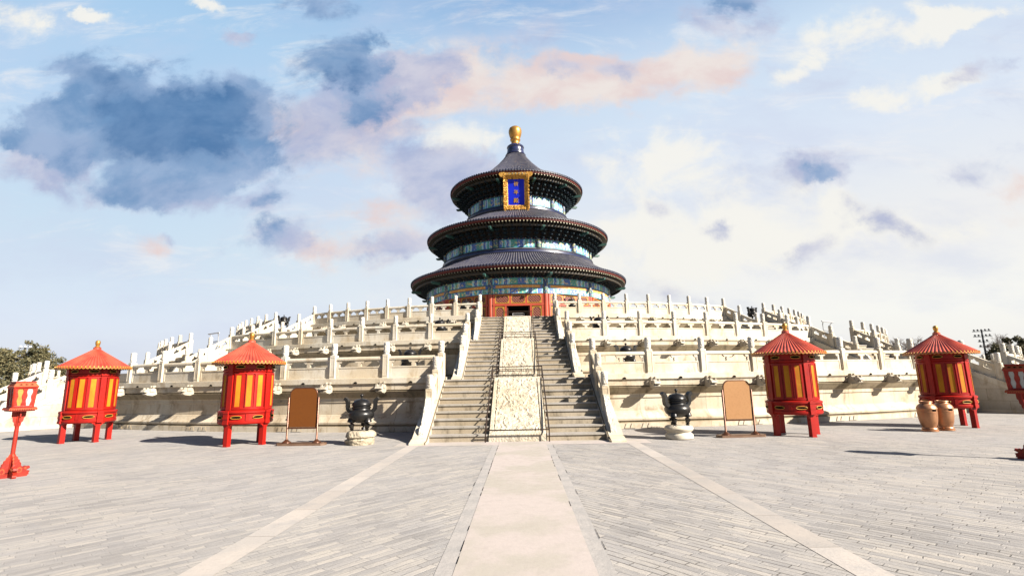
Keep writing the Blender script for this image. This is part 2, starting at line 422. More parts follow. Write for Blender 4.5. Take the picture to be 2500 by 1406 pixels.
def paving_material():
    """grey bricks laid on edge, slanting away from the central path on both sides"""
    m, t, b = principled('brick_paving')
    p = pos(t)
    x, y, z = t.sep(p)
    ax = t.math('ABSOLUTE', x)
    wob = t.math('MULTIPLY', t.math('SUBTRACT', t.noise(p, 0.55, 3), 0.5), 0.22)
    q = t.comb(ax, t.math('ADD', y, wob))
    q = t.mapping(q, rot=(0, 0, radians(49)))
    qj = t.vmath('ADD', q, t.vmath('MULTIPLY', t.vmath('SUBTRACT', t.noise(p, 5.0, 3, col=True), (0.5, 0.5, 0.5)), (0.03, 0.022, 0)))
    jx, jy, _ = t.sep(qj)
    row = t.math('FLOOR', t.math('DIVIDE', jy, 0.098))
    rnd = t.math('FRACT', t.math('MULTIPLY', t.math('SINE', t.math('MULTIPLY', row, 12.9898)), 43.758))
    bt = t.node('ShaderNodeTexBrick', offset=0.0)
    t.put(bt.inputs['Vector'], t.comb(t.math('ADD', jx, t.math('MULTIPLY', rnd, 0.4)), jy))
    bt.inputs['Scale'].default_value = 1.0
    bt.inputs['Brick Width'].default_value = 0.40
    bt.inputs['Row Height'].default_value = 0.098
    bt.inputs['Mortar Size'].default_value = 0.0085
    bt.inputs['Mortar Smooth'].default_value = 0.4
    bt.inputs['Color1'].default_value = (0, 0, 0, 1)
    bt.inputs['Color2'].default_value = (1, 1, 1, 1)
    bt.inputs['Mortar'].default_value = (0.45, 0.45, 0.45, 1)
    bt.inputs['Bias'].default_value = 0.0
    patch = t.noise(p, 0.5, 5, 0.65)
    tone = t.math('ADD', bt.outputs['Color'], t.math('MULTIPLY', t.math('SUBTRACT', patch, 0.5), 1.6))
    col = t.ramp(tone, [(0.0, (0.262, 0.246, 0.235)), (0.22, (0.318, 0.298, 0.283)), (0.5, (0.360, 0.336, 0.316)), (0.8, (0.400, 0.367, 0.331)), (1.0, (0.455, 0.412, 0.366))])
    # lilac, buff and pale patches, worn bricks, dark single bricks
    big = t.noise(p, 0.28, 5, 0.62)
    col = t.mix(t.math('MULTIPLY', t.rng(big, 0.36, 0.62), 0.35), col, (0.395, 0.378, 0.378))
    st = t.noise(t.mapping(qj, scale=(0.7, 5.0, 1)), 1.1, 6, 0.7)
    col = t.mix(t.math('MULTIPLY', t.rng(st, 0.50, 0.72), 0.7), col, (0.455, 0.415, 0.365))
    st2 = t.noise(t.mapping(qj, loc=(7, 3, 0), scale=(0.9, 6.0, 1)), 1.0, 6, 0.7)
    col = t.mix(t.math('MULTIPLY', t.rng(st2, 0.52, 0.70), 0.75), col, (0.265, 0.255, 0.255))
    st3 = t.noise(p, 1.6, 6, 0.68, 0.6)
    col = t.mix(t.math('MULTIPLY', t.rng(st3, 0.52, 0.72), 0.45), col, (0.31, 0.30, 0.30))
    mott = t.noise(t.mapping(qj, scale=(1, 2.2, 1)), 5.0, 7, 0.75, 0.4)
    col = t.mix(t.math('MULTIPLY', t.rng(mott, 0.50, 0.68), 0.55), col, (0.285, 0.27, 0.262))
    col = t.mix(t.math('MULTIPLY', t.rng(mott, 0.46, 0.32), 0.40), col, (0.445, 0.405, 0.36))
    fine = t.noise(p, 24, 5, 0.75)
    col = t.mix(t.math('MULTIPLY', t.rng(fine, 0.5, 0.8), 0.5), col, (0.25, 0.235, 0.22))
    # open joints, much stronger right of the path
    gap = t.rng(t.noise(t.mapping(q, scale=(0.9, 3.4, 1)), 1.5, 4, 0.6), 0.45, 0.55)
    gap = t.math('MULTIPLY', gap, t.rng(x, -2.5, 1.5, 0.22, 1.0))
    gap = t.math('MULTIPLY', gap, bt.outputs['Fac'])
    col = t.mix(t.math('MULTIPLY', gap, 0.68), col, (0.07, 0.06, 0.05))
    stain = t.noise(p, 0.42, 8, 0.72, 0.5)
    col = t.mix(t.math('MULTIPLY', t.rng(stain, 0.54, 0.70), 0.30), col, (0.29, 0.27, 0.25))
    col = t.mix(t.math('MULTIPLY', t.rng(stain, 0.46, 0.30), 0.30), col, (0.47, 0.42, 0.365))
    base(t, b, col, 0.67)
    b.inputs['Roughness'].default_value = 0.85
    b.inputs['Specular IOR Level'].default_value = 0.2
    h = t.math('SUBTRACT', t.math('MULTIPLY', fine, 0.5), t.math('MULTIPLY', bt.outputs['Fac'], t.rng(x, -2.5, 1.5, 0.4, 1.0)))
    bump(t, b, t.math('ADD', h, t.math('MULTIPLY', st2, 0.8)), 0.014, 0.7)


paving_material()


def beam_material(name, swap=0.0, kind='beam'):
    """painted timber band. UV.x counts bays (columns at whole numbers), UV.y runs 0..1 up the band"""
    m, t, b = principled(name)
    u, v, _ = t.sep(uvc(t))
    p = pos(t)
    fr = t.math('FRACT', u)
    d = t.math('MULTIPLY', t.math('ABSOLUTE', t.math('SUBTRACT', fr, 0.5)), 2.0)
    d = t.math('ADD', d, t.math('MULTIPLY', t.math('SUBTRACT', t.math('ABSOLUTE', t.math('SUBTRACT', v, 0.5)), 0.25), -0.06))
    par = t.math('MODULO', t.math('FLOOR', t.math('ADD', u, 100.5 + swap)), 2.0)
    BL, GR, CY, LN = (0.045, 0.10, 0.30), (0.055, 0.22, 0.19), (0.13, 0.38, 0.48), (0.42, 0.60, 0.66)
    st = [(0.0, 'A'), (0.29, 'L'), (0.315, 'C'), (0.35, 'L'), (0.37, 'B'), (0.50, 'L'), (0.52, 'C'), (0.58, 'A'), (0.68, 'L'), (0.70, 'B'), (0.86, 'C'), (0.92, 'A')]
    f1 = t.ramp(d, [(s, {'A': GR, 'B': BL, 'C': CY, 'L': LN}[k]) for s, k in st], 'CONSTANT')
    f2 = t.ramp(d, [(s, {'A': BL, 'B': GR, 'C': CY, 'L': LN}[k]) for s, k in st], 'CONSTANT')
    col = t.mix(par, f1, f2)
    if kind == 'strip':
        col = t.mix(t.rng(d, 0.8, 0.82), (0.50, 0.20, 0.03), BL)
    # gilded dragons and scrolls: broken curls of gold inside every field
    wv = t.node('ShaderNodeTexNoise')
    t.put(wv.inputs['Vector'], p)
    wv.inputs['Scale'].default_value = 2.6
    wv.inputs['Detail'].default_value = 3
    wv.inputs['Distortion'].default_value = 2.2
    g = t.rng(wv.outputs['Fac'], 0.555, 0.60)
    inner = t.math('MULTIPLY', t.rng(v, 0.12, 0.2), t.rng(v, 0.88, 0.8))
    g = t.math('MULTIPLY', g, inner)
    col = t.mix(t.math('MULTIPLY', g, 0.9), col, (0.58, 0.42, 0.14))
    wl = t.rng(t.noise(p, 6.0, 2, 0.5, 1.5), 0.64, 0.70)
    col = t.mix(t.math('MULTIPLY', t.math('MULTIPLY', wl, inner), 0.6), col, (0.40, 0.52, 0.58))
    edge = t.math('ADD', t.rng(v, 0.09, 0.05), t.rng(v, 0.91, 0.95), clamp=True)
    col = t.mix(edge, col, (0.02, 0.14, 0.16) if kind != 'strip' else (0.03, 0.06, 0.22))
    base(t, b, col, 1.05)
    b.inputs['Roughness'].default_value = 0.55


beam_material('painted_beam')
beam_material('painted_beam_swapped', 1.0)
beam_material('gold_strip', 0.0, 'strip')


def column_top_material():
    m, t, b = principled('painted_column')
    p = pos(t)
    _, _, z = t.sep(p)
    n = t.noise(p, 4.0, 3, 0.5, 1.5)
    col = t.mix(t.rng(t.noise(t.mapping(p, scale=(0, 0, 1)), 2.2, 1), 0.45, 0.5), (0.03, 0.14, 0.12), (0.03, 0.07, 0.22))
    col = t.mix(t.rng(n, 0.52, 0.57), col, (0.50, 0.44, 0.20))
    base(t, b, col)
    b.inputs['Roughness'].default_value = 0.5


column_top_material()


def lattice_material():
    m, t, b = principled('lattice')
    q = uvc(t)
    x, y, _ = t.sep(t.mapping(q, rot=(0, 0, radians(45)), scale=(5.2, 5.2, 1)))
    fx = t.math('ABSOLUTE', t.math('SUBTRACT', t.math('FRACT', x), 0.5))
    fy = t.math('ABSOLUTE', t.math('SUBTRACT', t.math('FRACT', y), 0.5))
    bar = t.math('MAXIMUM', t.rng(fx, 0.30, 0.36), t.rng(fy, 0.30, 0.36), clamp=True)
    dot = t.rng(t.math('MINIMUM', fx, fy), 0.36, 0.42)
    col = t.mix(bar, (0.025, 0.006, 0.004), (0.26, 0.035, 0.014))
    col = t.mix(t.math('MULTIPLY', dot, 0.7), col, (0.6, 0.35, 0.08))
    base(t, b, col)
    b.inputs['Roughness'].default_value = 0.6
    bump(t, b, bar, 0.04, 0.8)


lattice_material()


# ------------------------------------------------------------------ mesh helpers
class MB:
    def __init__(self):
        self.v, self.f, self.m, self.uv = [], [], [], []
        self.mats = []

    def mi(self, mat):
        if mat not in self.mats:
            self.mats.append(mat)
        return self.mats.index(mat)

    def add(self, vs, fs, mat, uvs=None):
        o = len(self.v)
        self.v.extend([tuple(x) for x in vs])
        k = self.mi(mat)
        for i, f in enumerate(fs):
            self.f.append(tuple(o + j for j in f))
            self.m.append(k)
            self.uv.append(uvs[i] if uvs else None)

    def box(self, c, s, mat, rz=0.0, M=None):
        hx, hy, hz = s[0] / 2, s[1] / 2, s[2] / 2
        vs = []
        for dz in (-hz, hz):
            for dx, dy in ((-hx, -hy), (hx, -hy), (hx, hy), (-hx, hy)):
                vs.append(Vector((dx, dy, dz)))
        if M is None:
            M = Matrix.Translation(c) @ Matrix.Rotation(rz, 4, 'Z')
        vs = [M @ q for q in vs]
        fs = [(3, 2, 1, 0), (4, 5, 6, 7), (0, 1, 5, 4), (1, 2, 6, 5), (2, 3, 7, 6), (3, 0, 4, 7)]
        self.add(vs, fs, mat, [[(0, 0), (s[0], 0), (s[0], s[2]), (0, s[2])]] * 6)

    def prism(self, poly, axis, a, b, mat, M=None, uvs=False):
        """extrude a polygon. axis 'X': poly in (y,z); 'Y': (x,z); 'Z': (x,y)"""
        n = len(poly)

        def P(q, e):
            return {'X': (e, q[0], q[1]), 'Y': (q[0], e, q[1]), 'Z': (q[0], q[1], e)}[axis]
        vs = [Vector(P(q, a)) for q in poly] + [Vector(P(q, b)) for q in poly]
        if M is not None:
            vs = [M @ q for q in vs]
        area = sum(poly[i][0] * poly[(i + 1) % n][1] - poly[(i + 1) % n][0] * poly[i][1] for i in range(n))
        fl = (area > 0) ^ (axis == 'Y')
        fl = fl ^ (b < a)
        fs, uv = [], []
        A = tuple(range(n)); B = tuple(range(n, 2 * n))
        fs.append(A[::-1] if fl else A); fs.append(B if fl else B[::-1])
        uv.append([poly[i] for i in (A[::-1] if fl else A)]); uv.append([poly[i - n] for i in (B if fl else B[::-1])])
        for i in range(n):
            j = (i + 1) % n
            q = (i, j, n + j, n + i)
            fs.append(q if fl else q[::-1])
            uv.append([(0, 0)] * 4)
        self.add(vs, fs, mat, uv)

    def lathe(self, prof, n, mat, a0=0.0, a1=2 * pi, c=(0, 0, 0), uscale=None, mats=None, cap=False, vr=None):
        """profile [(r,z)] upwards -> outside faces; angle from -Y towards +X"""
        full = abs(a1 - a0 - 2 * pi) < 1e-6
        cols = n if full else n + 1
        vs = []
        for i in range(cols):
            a = a0 + (a1 - a0) * i / n
            for r, z in prof:
                vs.append((c[0] + r * sin(a), c[1] - r * cos(a), c[2] + z))
        m = len(prof)
        R = uscale if uscale is not None else max(r for r, z in prof)
        acc = [0]
        for k in range(1, m):
            acc.append(acc[-1] + sqrt((prof[k][0] - prof[k - 1][0]) ** 2 + (prof[k][1] - prof[k - 1][1]) ** 2))
        if vr:
            acc = [vr[0] + (vr[1] - vr[0]) * q / acc[-1] for q in acc]
        for i in range(n):
            j = (i + 1) % cols
            u0 = (a0 + (a1 - a0) * i / n) * R
            u1 = (a0 + (a1 - a0) * (i + 1) / n) * R
            for k in range(m - 1):
                f = (i * m + k, j * m + k, j * m + k + 1, i * m + k + 1)
                uv = [(u0, acc[k]), (u1, acc[k]), (u1, acc[k + 1]), (u0, acc[k + 1])]
                mk = mats[k] if mats else mat
                o = len(self.v)
                self.f.append(tuple(o + q for q in f)); self.m.append(self.mi(mk)); self.uv.append(uv)
        base = len(self.v)
        self.v.extend(vs)
        # fix: faces above were offset by len(self.v) before extending (same base)
        if cap and full:
            self.f.append(tuple(base + i * m + m - 1 for i in range(n))); self.m.append(self.mi(mat)); self.uv.append(None)

    def tube(self, pts, r, mat, n=6, closed=False):
        pts = [Vector(q) for q in pts]
        rs = r if isinstance(r, (list, tuple)) else [r] * len(pts)
        vs = []
        for i, q in enumerate(pts):
            a = pts[i - 1] if i else (pts[-1] if closed else None)
            b = pts[i + 1] if i + 1 < len(pts) else (pts[0] if closed else None)
            d = Vector((0, 0, 0))
            if a is not None:
                d += (q - a).normalized()
            if b is not None:
                d += (b - q).normalized()
            d.normalize()
            s = d.cross(Vector((0, 0, 1)))
            if s.length < 0.05:
                s = d.cross(Vector((0, 1, 0)))
            s.normalize()
            w = s.cross(d)
            for k in range(n):
                t = 2 * pi * k / n
                vs.append(q + (s * cos(t) + w * sin(t)) * rs[i])
        fs = []
        L = len(pts)
        for i in range(L if closed else L - 1):
            j = (i + 1) % L
            for k in range(n):
                k2 = (k + 1) % n
                fs.append((i * n + k, i * n + k2, j * n + k2, j * n + k))
        if not closed:
            fs.append(tuple(range(n))[::-1]); fs.append(tuple((L - 1) * n + k for k in range(n)))
        self.add(vs, fs, mat)

    def build(self, name, parent=None, smooth=None, loc=None, rz=0.0):
        me = bpy.data.meshes.new(name)
        me.from_pydata(self.v, [], self.f)
        for m in self.mats:
            me.materials.append(MATS[m])
        me.polygons.foreach_set('material_index', self.m)
        if any(u is not None for u in self.uv):
            lay = me.uv_layers.new(name='UVMap')
            flat = []
            for f, u in zip(self.f, self.uv):
                for k in range(len(f)):
                    flat.extend(u[k] if u is not None and k < len(u) else (0.0, 0.0))
            lay.data.foreach_set('uv', flat)
        me.update()
        if smooth is not None:
            me.polygons.foreach_set('use_smooth', [True] * len(me.polygons))
            me.set_sharp_from_angle(angle=radians(smooth))
        o = bpy.data.objects.new(name, me)
        COL.objects.link(o)
        if parent is not None:
            o.parent = parent
        if loc is not None:
            o.location = loc
        o.rotation_euler.z = rz
        return o


def link_copy(o, parent, loc=None, rz=None, label=None):
    c = o.copy()
    COL.objects.link(c)
    c.parent = parent
    if loc is not None:
        c.location = loc
    if rz is not None:
        c.rotation_euler = (0, 0, rz)
    return c


def tag(o, label, cat, group=None):
    o['label'] = label
    o['category'] = cat
    if group:
        o['group'] = group
    return o


def thing(name, label, cat, loc=(0, 0, 0), rz=0.0, group=None):
    o = bpy.data.objects.new(name, None)
    o.empty_display_size = 0.3
    COL.objects.link(o)
    o.location = loc
    o.rotation_euler = (0, 0, rz)
    return tag(o, label, cat, group)


def struct(o):
    o['kind'] = 'structure'
    return o


def dup(root, loc, rz, label, group=None):
    """copy of a thing with copies of its parts and sub-parts (shared mesh data)"""
    r = root.copy()
    COL.objects.link(r)
    r.location = loc
    r.rotation_euler = (0, 0, rz)
    r['label'] = label
    if group:
        r['group'] = group
    for ch in list(root.children):
        c = ch.copy(); COL.objects.link(c); c.parent = r
        for g in list(ch.children):
            d = g.copy(); COL.objects.link(d); d.parent = c
    return r


# ------------------------------------------------------------------ layout constants (metres)
CX, CY = -0.15, 64.9                      # centre of the hall and its terrace
TIER_R = (45.5, 38.2, 32.2)
BAL_R = (45.3, 38.0, 32.0)
FLOOR = (1.92, 3.98, 5.96)
CURB = (2.03, 4.11, 6.15)
SIDE_ANG = 32.6
EDGE_ANG = (3.73, 4.05, 4.46)             # half angle of a stair at each tier


def polar(r, deg, z=0.0):
    a = radians(deg)
    return (CX + r * sin(a), CY - r * cos(a), z)


# ------------------------------------------------------------------ ground
def ground():
    m = MB()
    S = 900
    m.add([(-S, -S, 0), (S, -S, 0), (S, S, 0), (-S, S, 0)], [(0, 1, 2, 3)], 'brick_paving')
    struct(m.build('courtyard_ground'))

    def sheet(name, x0, x1, y0, y1, z, mat, h=None):
        q = MB()
        ny = max(1, int((y1 - y0) / 1.0))
        vs = []
        for i in range(ny + 1):
            y = y0 + (y1 - y0) * i / ny
            vs += [(x0, y, z), (x1, y, z)]
        q.add(vs, [(2 * i, 2 * i + 1, 2 * i + 3, 2 * i + 2) for i in range(ny)], mat)
        return struct(q.build(name))
    sheet('path', -0.69, 0.69, -30, 15.86, 0.008, 'path_stone')
    sheet('path_border', -0.87, -0.69, -30, 15.1, 0.004, 'border_stone')
    sheet('path_border', 0.69, 0.87, -30, 15.1, 0.004, 'border_stone')
    for s in (-1, 1):
        xs = sorted((s * 3.03, s * 3.38))
        sheet('paving_strip', xs[0], xs[1], -30, 15.1, 0.004, 'strip_stone')
    sheet('landing_pavement', -3.75, -0.69, 15.1, 16.05, 0.004, 'path_stone')
    sheet('landing_pavement', 0.69, 3.75, 15.1, 16.05, 0.004, 'path_stone')
    # thin dark joints beside the path
    q = MB()
    for s in (-1, 1):
        for x0, w in ((0.69, 0.010), (0.872, 0.008)):
            for k in range(34):
                y = 2.0 + k * 0.385
                if random.random() < 0.45 if x0 < 0.8 else random.random() < 0.8:
                    continue
                L = random.uniform(0.2, 0.39)
                xx = s * (x0 + random.uniform(-0.004, 0.004))
                q.add([(xx - w / 2, y, 0.0105), (xx + w / 2, y, 0.0105), (xx + w / 2 * 0.6, y + L, 0.0105), (xx - w / 2 * 0.6, y + L, 0.0105)], [(0, 1, 2, 3)], 'black')
    o = q.build('pavement_joints')
    struct(o)


ground()


# ------------------------------------------------------------------ terrace
def terrace():
    t = thing('marble_terrace', 'round three tiered white marble terrace carrying the blue roofed hall', 'terrace', (CX, CY, 0))
    spout = MB()
    prof = [(0.0, 0.02), (0.0, 0.27), (0.16, 0.35), (0.25, 0.30), (0.34, 0.31), (0.52, 0.25), (0.57, 0.16), (0.40, 0.12), (0.50, 0.05), (0.40, -0.01), (0.18, -0.05)]
    spout.prism([(-a, b * 0.85) for a, b in prof], 'X', -0.12, 0.12, 'marble_spout')
    for s in (-1, 1):
        spout.box((s * 0.135, -0.22, 0.20), (0.035, 0.20, 0.12), 'marble_spout')
        spout.box((s * 0.10, -0.42, 0.27), (0.06, 0.10, 0.06), 'marble_spout')
        spout.box((s * 0.08, -0.10, 0.36), (0.05, 0.18, 0.07), 'marble_spout')
    sp0 = dr0 = None
    A = radians(78)
    for k in range(3):
        R = TIER_R[k]
        z0 = 0.0 if k == 0 else FLOOR[k - 1]
        H = FLOOR[k] - z0
        f = lambda q: z0 + H * q / 1.92
        w = MB()
        prof = [(R + 0.06, z0 - 0.05), (R + 0.06, f(0.20)), (R - 0.03, f(0.23)), (R - 0.03, f(0.27)), (R + 0.04, f(0.29)), (R + 0.05, f(0.36)), (R - 0.02, f(0.43)),
                (R - 0.16, f(0.58)), (R - 0.17, f(0.62)), (R - 0.21, f(0.64)), (R - 0.21, f(1.10)), (R - 0.17, f(1.12)), (R - 0.17, f(1.25)), (R - 0.13, f(1.28)), (R - 0.08, f(1.36)), (R + 0.02, f(1.48)), (R + 0.05, f(1.52)),
                (R - 0.02, f(1.545)), (R - 0.02, f(1.56)), (R + 0.05, f(1.58)), (R + 0.05, f(1.77)), (R + 0.09, f(1.785)), (R + 0.09, f(1.92)), (R - 1.2, f(1.92))]
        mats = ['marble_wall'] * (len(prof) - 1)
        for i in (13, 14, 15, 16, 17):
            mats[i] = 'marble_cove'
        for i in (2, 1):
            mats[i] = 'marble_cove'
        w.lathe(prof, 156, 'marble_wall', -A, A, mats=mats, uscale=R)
        w.lathe([(R - 1.2, FLOOR[k]), (R - 8.0 if k < 2 else 0.01, FLOOR[k])], 78, 'terrace_floor', -A, A)
        # relief of clouds and knobs under the waist band (carved feet)
        for deg in [i * 5.7 for i in range(-10, 11)]:
            if abs(deg) < 5 or 27.5 < abs(deg) < 37.5:
                continue
            for dd in (-0.55, -0.28, 0.28, 0.55):
                a = radians(deg + dd)
                M = Matrix.Translation((R * sin(a), -R * cos(a), 0)) @ Matrix.Rotation(a, 4, 'Z')
                w.prism([(-0.10, f(0.02)), (-0.03, f(0.19)), (0.03, f(0.19)), (0.10, f(0.02))], 'Y', -0.085, -0.02, 'marble_wall', M)
        wall = w.build('tier_wall', t, 30)
        # curb below the balustrade with weep holes (open at the stairs)
        segs = []
        e = EDGE_ANG[k]
        segs = [(-70, -SIDE_ANG - e), (-SIDE_ANG + e, -e), (e, SIDE_ANG - e), (SIDE_ANG + e, 70)]
        c = MB()
        for a0, a1 in segs:
            n = max(8, int((a1 - a0) * 1.2))
            c.lathe([(R - 0.42, FLOOR[k]), (R + 0.12, FLOOR[k] - 0.10), (R + 0.12, CURB[k] - 0.01), (R + 0.10, CURB[k]), (R - 0.42, CURB[k]), (R - 0.42, FLOOR[k])], n, 'marble', radians(a0), radians(a1))
        c.build('curb', t, 30)
        # drains at the foot of every panel, a dragon head below every post
        angs = bal_angles(k)
        for lst in angs.values():
            for i in range(len(lst) - 1):
                a = radians((lst[i] + lst[i + 1]) / 2)
                loc = ((R + 0.115) * sin(a), -(R + 0.115) * cos(a), FLOOR[k] - 0.085)
                if dr0 is None:
                    d = MB()
                    d.prism([(-0.07, 0.0), (-0.05, 0.045), (0.0, 0.065), (0.05, 0.045), (0.07, 0.0)], 'Y', -0.03, 0.02, 'black')
                    dr0 = d.build('drain_hole', wall, None, loc, a)
                else:
                    link_copy(dr0, wall, loc, a)
        for lst in angs.values():
            for a_ in lst:
                a = radians(a_)
                loc = ((R + 0.04) * sin(a), -(R + 0.04) * cos(a), f(1.50))
                if sp0 is None:
                    sp0 = spout.build('dragon_spout', wall, None, loc, a)
                else:
                    link_copy(sp0, wall, loc, a)


def bal_angles(k):
    """post angles of the four stretches of balustrade on a tier"""
    e = EDGE_ANG[k]
    n = 9 if k == 0 else 8
    step = (SIDE_ANG - 2 * e) / n
    inn = [e + step * i for i in range(n + 1)]
    out = [SIDE_ANG + e + step * i for i in range(11)]
    return {'inner_right': inn, 'inner_left': [-q for q in inn], 'outer_right': out, 'outer_left': [-q for q in out]}


terrace()


# ------------------------------------------------------------------ balustrades
def post_mesh():
    m = MB()
    s = 0.13
    prof = [(0, 0.93), ]
    # shaft with chamfered edges and sunk faces
    c = 0.022
    o = [(-s + c, -s), (s - c, -s), (s, -s + c), (s, s - c), (s - c, s), (-s + c, s), (-s, s - c), (-s, -s + c)]
    m.prism(o, 'Z', 0.0, 0.915, 'marble')
    for q in range(4):
        M = Matrix.Rotation(q * pi / 2, 4, 'Z')
        for x in (-0.092, 0.092):
            m.box((0, 0, 0), (0.018, 0.010, 0.78), 'marble', M=M @ Matrix.Translation((x, -s - 0.004, 0.46)))
        for z in (0.085, 0.835):
            m.box((0, 0, 0), (0.166, 0.010, 0.018), 'marble', M=M @ Matrix.Translation((0, -s - 0.004, z)))
    return m


def head_mesh():
    m = MB()
    m.lathe([(0.125, 0.912), (0.135, 0.93), (0.10, 0.945), (0.098, 0.965), (0.118, 0.985), (0.122, 1.02), (0.116, 1.05), (0.121, 1.10), (0.117, 1.16), (0.122, 1.22), (0.117, 1.28), (0.121, 1.33), (0.112, 1.37), (0.085, 1.395), (0.001, 1.40)], 14, 'marble_carved')
    return m


POST = HEAD = None


def put_post(parent, loc, rz):
    global POST, HEAD
    if POST is None:
        POST = post_mesh().build('post', parent, None, loc, rz)
        HEAD = head_mesh().build('post_head', POST, 40)
        return POST
    p = link_copy(POST, parent, loc, rz)
    link_copy(HEAD, p)
    return p


def panel_mb(w, shear=0.0):
    """balustrade slab between two posts: solid foot, vase-and-cloud openings, round rail"""
    m = MB()
    h = w / 2
    m.box((0, 0, 0.225), (w, 0.10, 0.45), 'marble')
    for z, hh in ((0.022, 0.044), (0.428, 0.05)):
        m.box((0, 0, z), (w - 0.001, 0.135, hh), 'marble')
    for s in (-1, 1):
        m.box((s * (h - 0.045), 0, 0.225), (0.09, 0.132, 0.352), 'marble')
        m.box((s * (h - 0.035), 0, 0.575), (0.07, 0.11, 0.25), 'marble')
    # rail
    o = [(-0.085, 0.715), (-0.06, 0.70), (0.06, 0.70), (0.085, 0.715), (0.092, 0.77), (0.07, 0.825), (0.03, 0.842), (-0.03, 0.842), (-0.07, 0.825), (-0.092, 0.77)]
    m.prism(o, 'X', -h, h, 'marble')
    # cloud and vase in the middle, half ones at the ends
    vase = [(0.065, 0.452), (0.085, 0.47), (0.055, 0.49), (0.08, 0.53), (0.075, 0.565), (0.04, 0.59), (0.10, 0.605), (0.155, 0.60), (0.165, 0.635), (0.205, 0.65), (0.20, 0.702)]
    full = vase + [(-a, b) for a, b in vase[::-1]]
    m.prism(full, 'Y', -0.055, 0.055, 'marble')
    for s in (-1, 1):
        half = [(s * (h - 0.071), 0.452)] + [(s * (h - 0.071 - a * 0.75), b) for a, b in vase] + [(s * (h - 0.071), 0.702)]
        m.prism(half, 'Y', -0.053, 0.053, 'marble')
    if shear:
        m.v = [(x, y, z + shear * (x + h)) for x, y, z in m.v]
    return m


def tier_balustrades():
    desc = ('lowest', 'middle', 'top')
    for k in range(3):
        first = None
        for key, lst in bal_angles(k).items():
            side = 'right' if 'right' in key else 'left'
            if 'inner' in key:
                lab = f'straight white marble balustrade on {desc[k]} terrace tier, between central and {side} stairs'
            else:
                lab = f'marble balustrade on {desc[k]} terrace tier curving away beyond the {side} side stairs'
            t = thing('terrace_balustrade', lab, 'balustrade', polar(BAL_R[k], sum(lst) / len(lst), CURB[k]), 0, 'marble balustrades of the terrace')
            base = Vector(t.location)
            for a in lst:
                put_post(t, Vector(polar(BAL_R[k], a, CURB[k])) - base, radians(a))
            for i in range(len(lst) - 1):
                a = (lst[i] + lst[i + 1]) / 2
                chord = 2 * BAL_R[k] * sin(radians(abs(lst[i + 1] - lst[i])) / 2)
                q = Vector(polar(BAL_R[k] * cos(radians(abs(lst[i + 1] - lst[i])) / 2), a, CURB[k])) - base
                if first is None:
                    first = panel_mb(chord - 0.262).build('panel', t, None, q, radians(a))
                else:
                    link_copy(first, t, q, radians(a))


tier_balustrades()


# ------------------------------------------------------------------ staircases
R_FOOT = 48.9                         # foot of a stair from the hall's centre
FL_Y = (0.0, 7.30, 13.30)             # where each flight starts, walking inwards
FL_HW = (2.72, 2.48, 2.29)            # half widths of the steps
FL_Z = (0.0, 1.92, 3.98, 5.96)
TREAD = 0.40
RAMP_HW = 0.88


def relief_grid(x0, x1, y0, y1, zf, seed, nx=70, ny=120):
    vs, fs = [], []
    for j in range(ny + 1):
        for i in range(nx + 1):
            x = x0 + (x1 - x0) * i / nx
            y = y0 + (y1 - y0) * j / ny
            e = min(i, nx - i) / nx * (x1 - x0)
            g = min(j, ny - j) / ny * (y1 - y0)
            edge = min(e, g)
            q = Vector((x * 3.0 + seed, y * 3.0, seed * 3.1))
            q2 = q + 0.55 * Vector((mnoise.noise(q * 1.3), mnoise.noise(q * 1.3 + Vector((9, 2, 4))), 0))
            hgt = 1 - 2 * abs(mnoise.noise(q2 * 1.9))
            hgt = 0.058 * max(0.0, hgt - 0.22) + 0.020 * (1 - 2 * abs(mnoise.noise(q2 * 4.6)))
            if edge < 0.13:
                hgt = 0.035 if edge > 0.02 else 0.0
            elif edge < 0.165:
                hgt = -0.02
            vs.append((x, y, zf(y) + hgt))
    for j in range(ny):
        for i in range(nx):
            a = j * (nx + 1) + i
            fs.append((a, a + 1, a + nx + 2, a + nx + 1))
    uvs = [[(0.0, (vs[q][2] - zf(vs[q][1])) * 12) for q in f] for f in fs]
    return vs, fs, uvs


def end_stone_mb():
    """scrolled stone that closes a stair balustrade at its foot; x runs down the slope away from the post, local z from the stringer"""
    m = MB()
    pts = [(0.0, 0.0), (0.0, 0.72), (0.10, 0.74), (0.20, 0.70), (0.25, 0.60), (0.34, 0.58), (0.46, 0.55), (0.52, 0.44), (0.60, 0.42), (0.74, 0.40), (0.80, 0.30)]
    cx, cz, r = 1.00, 0.20, 0.20
    for i in range(9):
        a = radians(120 - i * 30)
        pts.append((cx + r * cos(a), cz + r * sin(a)))
    pts.append((0.9, 0.0))
    return pts


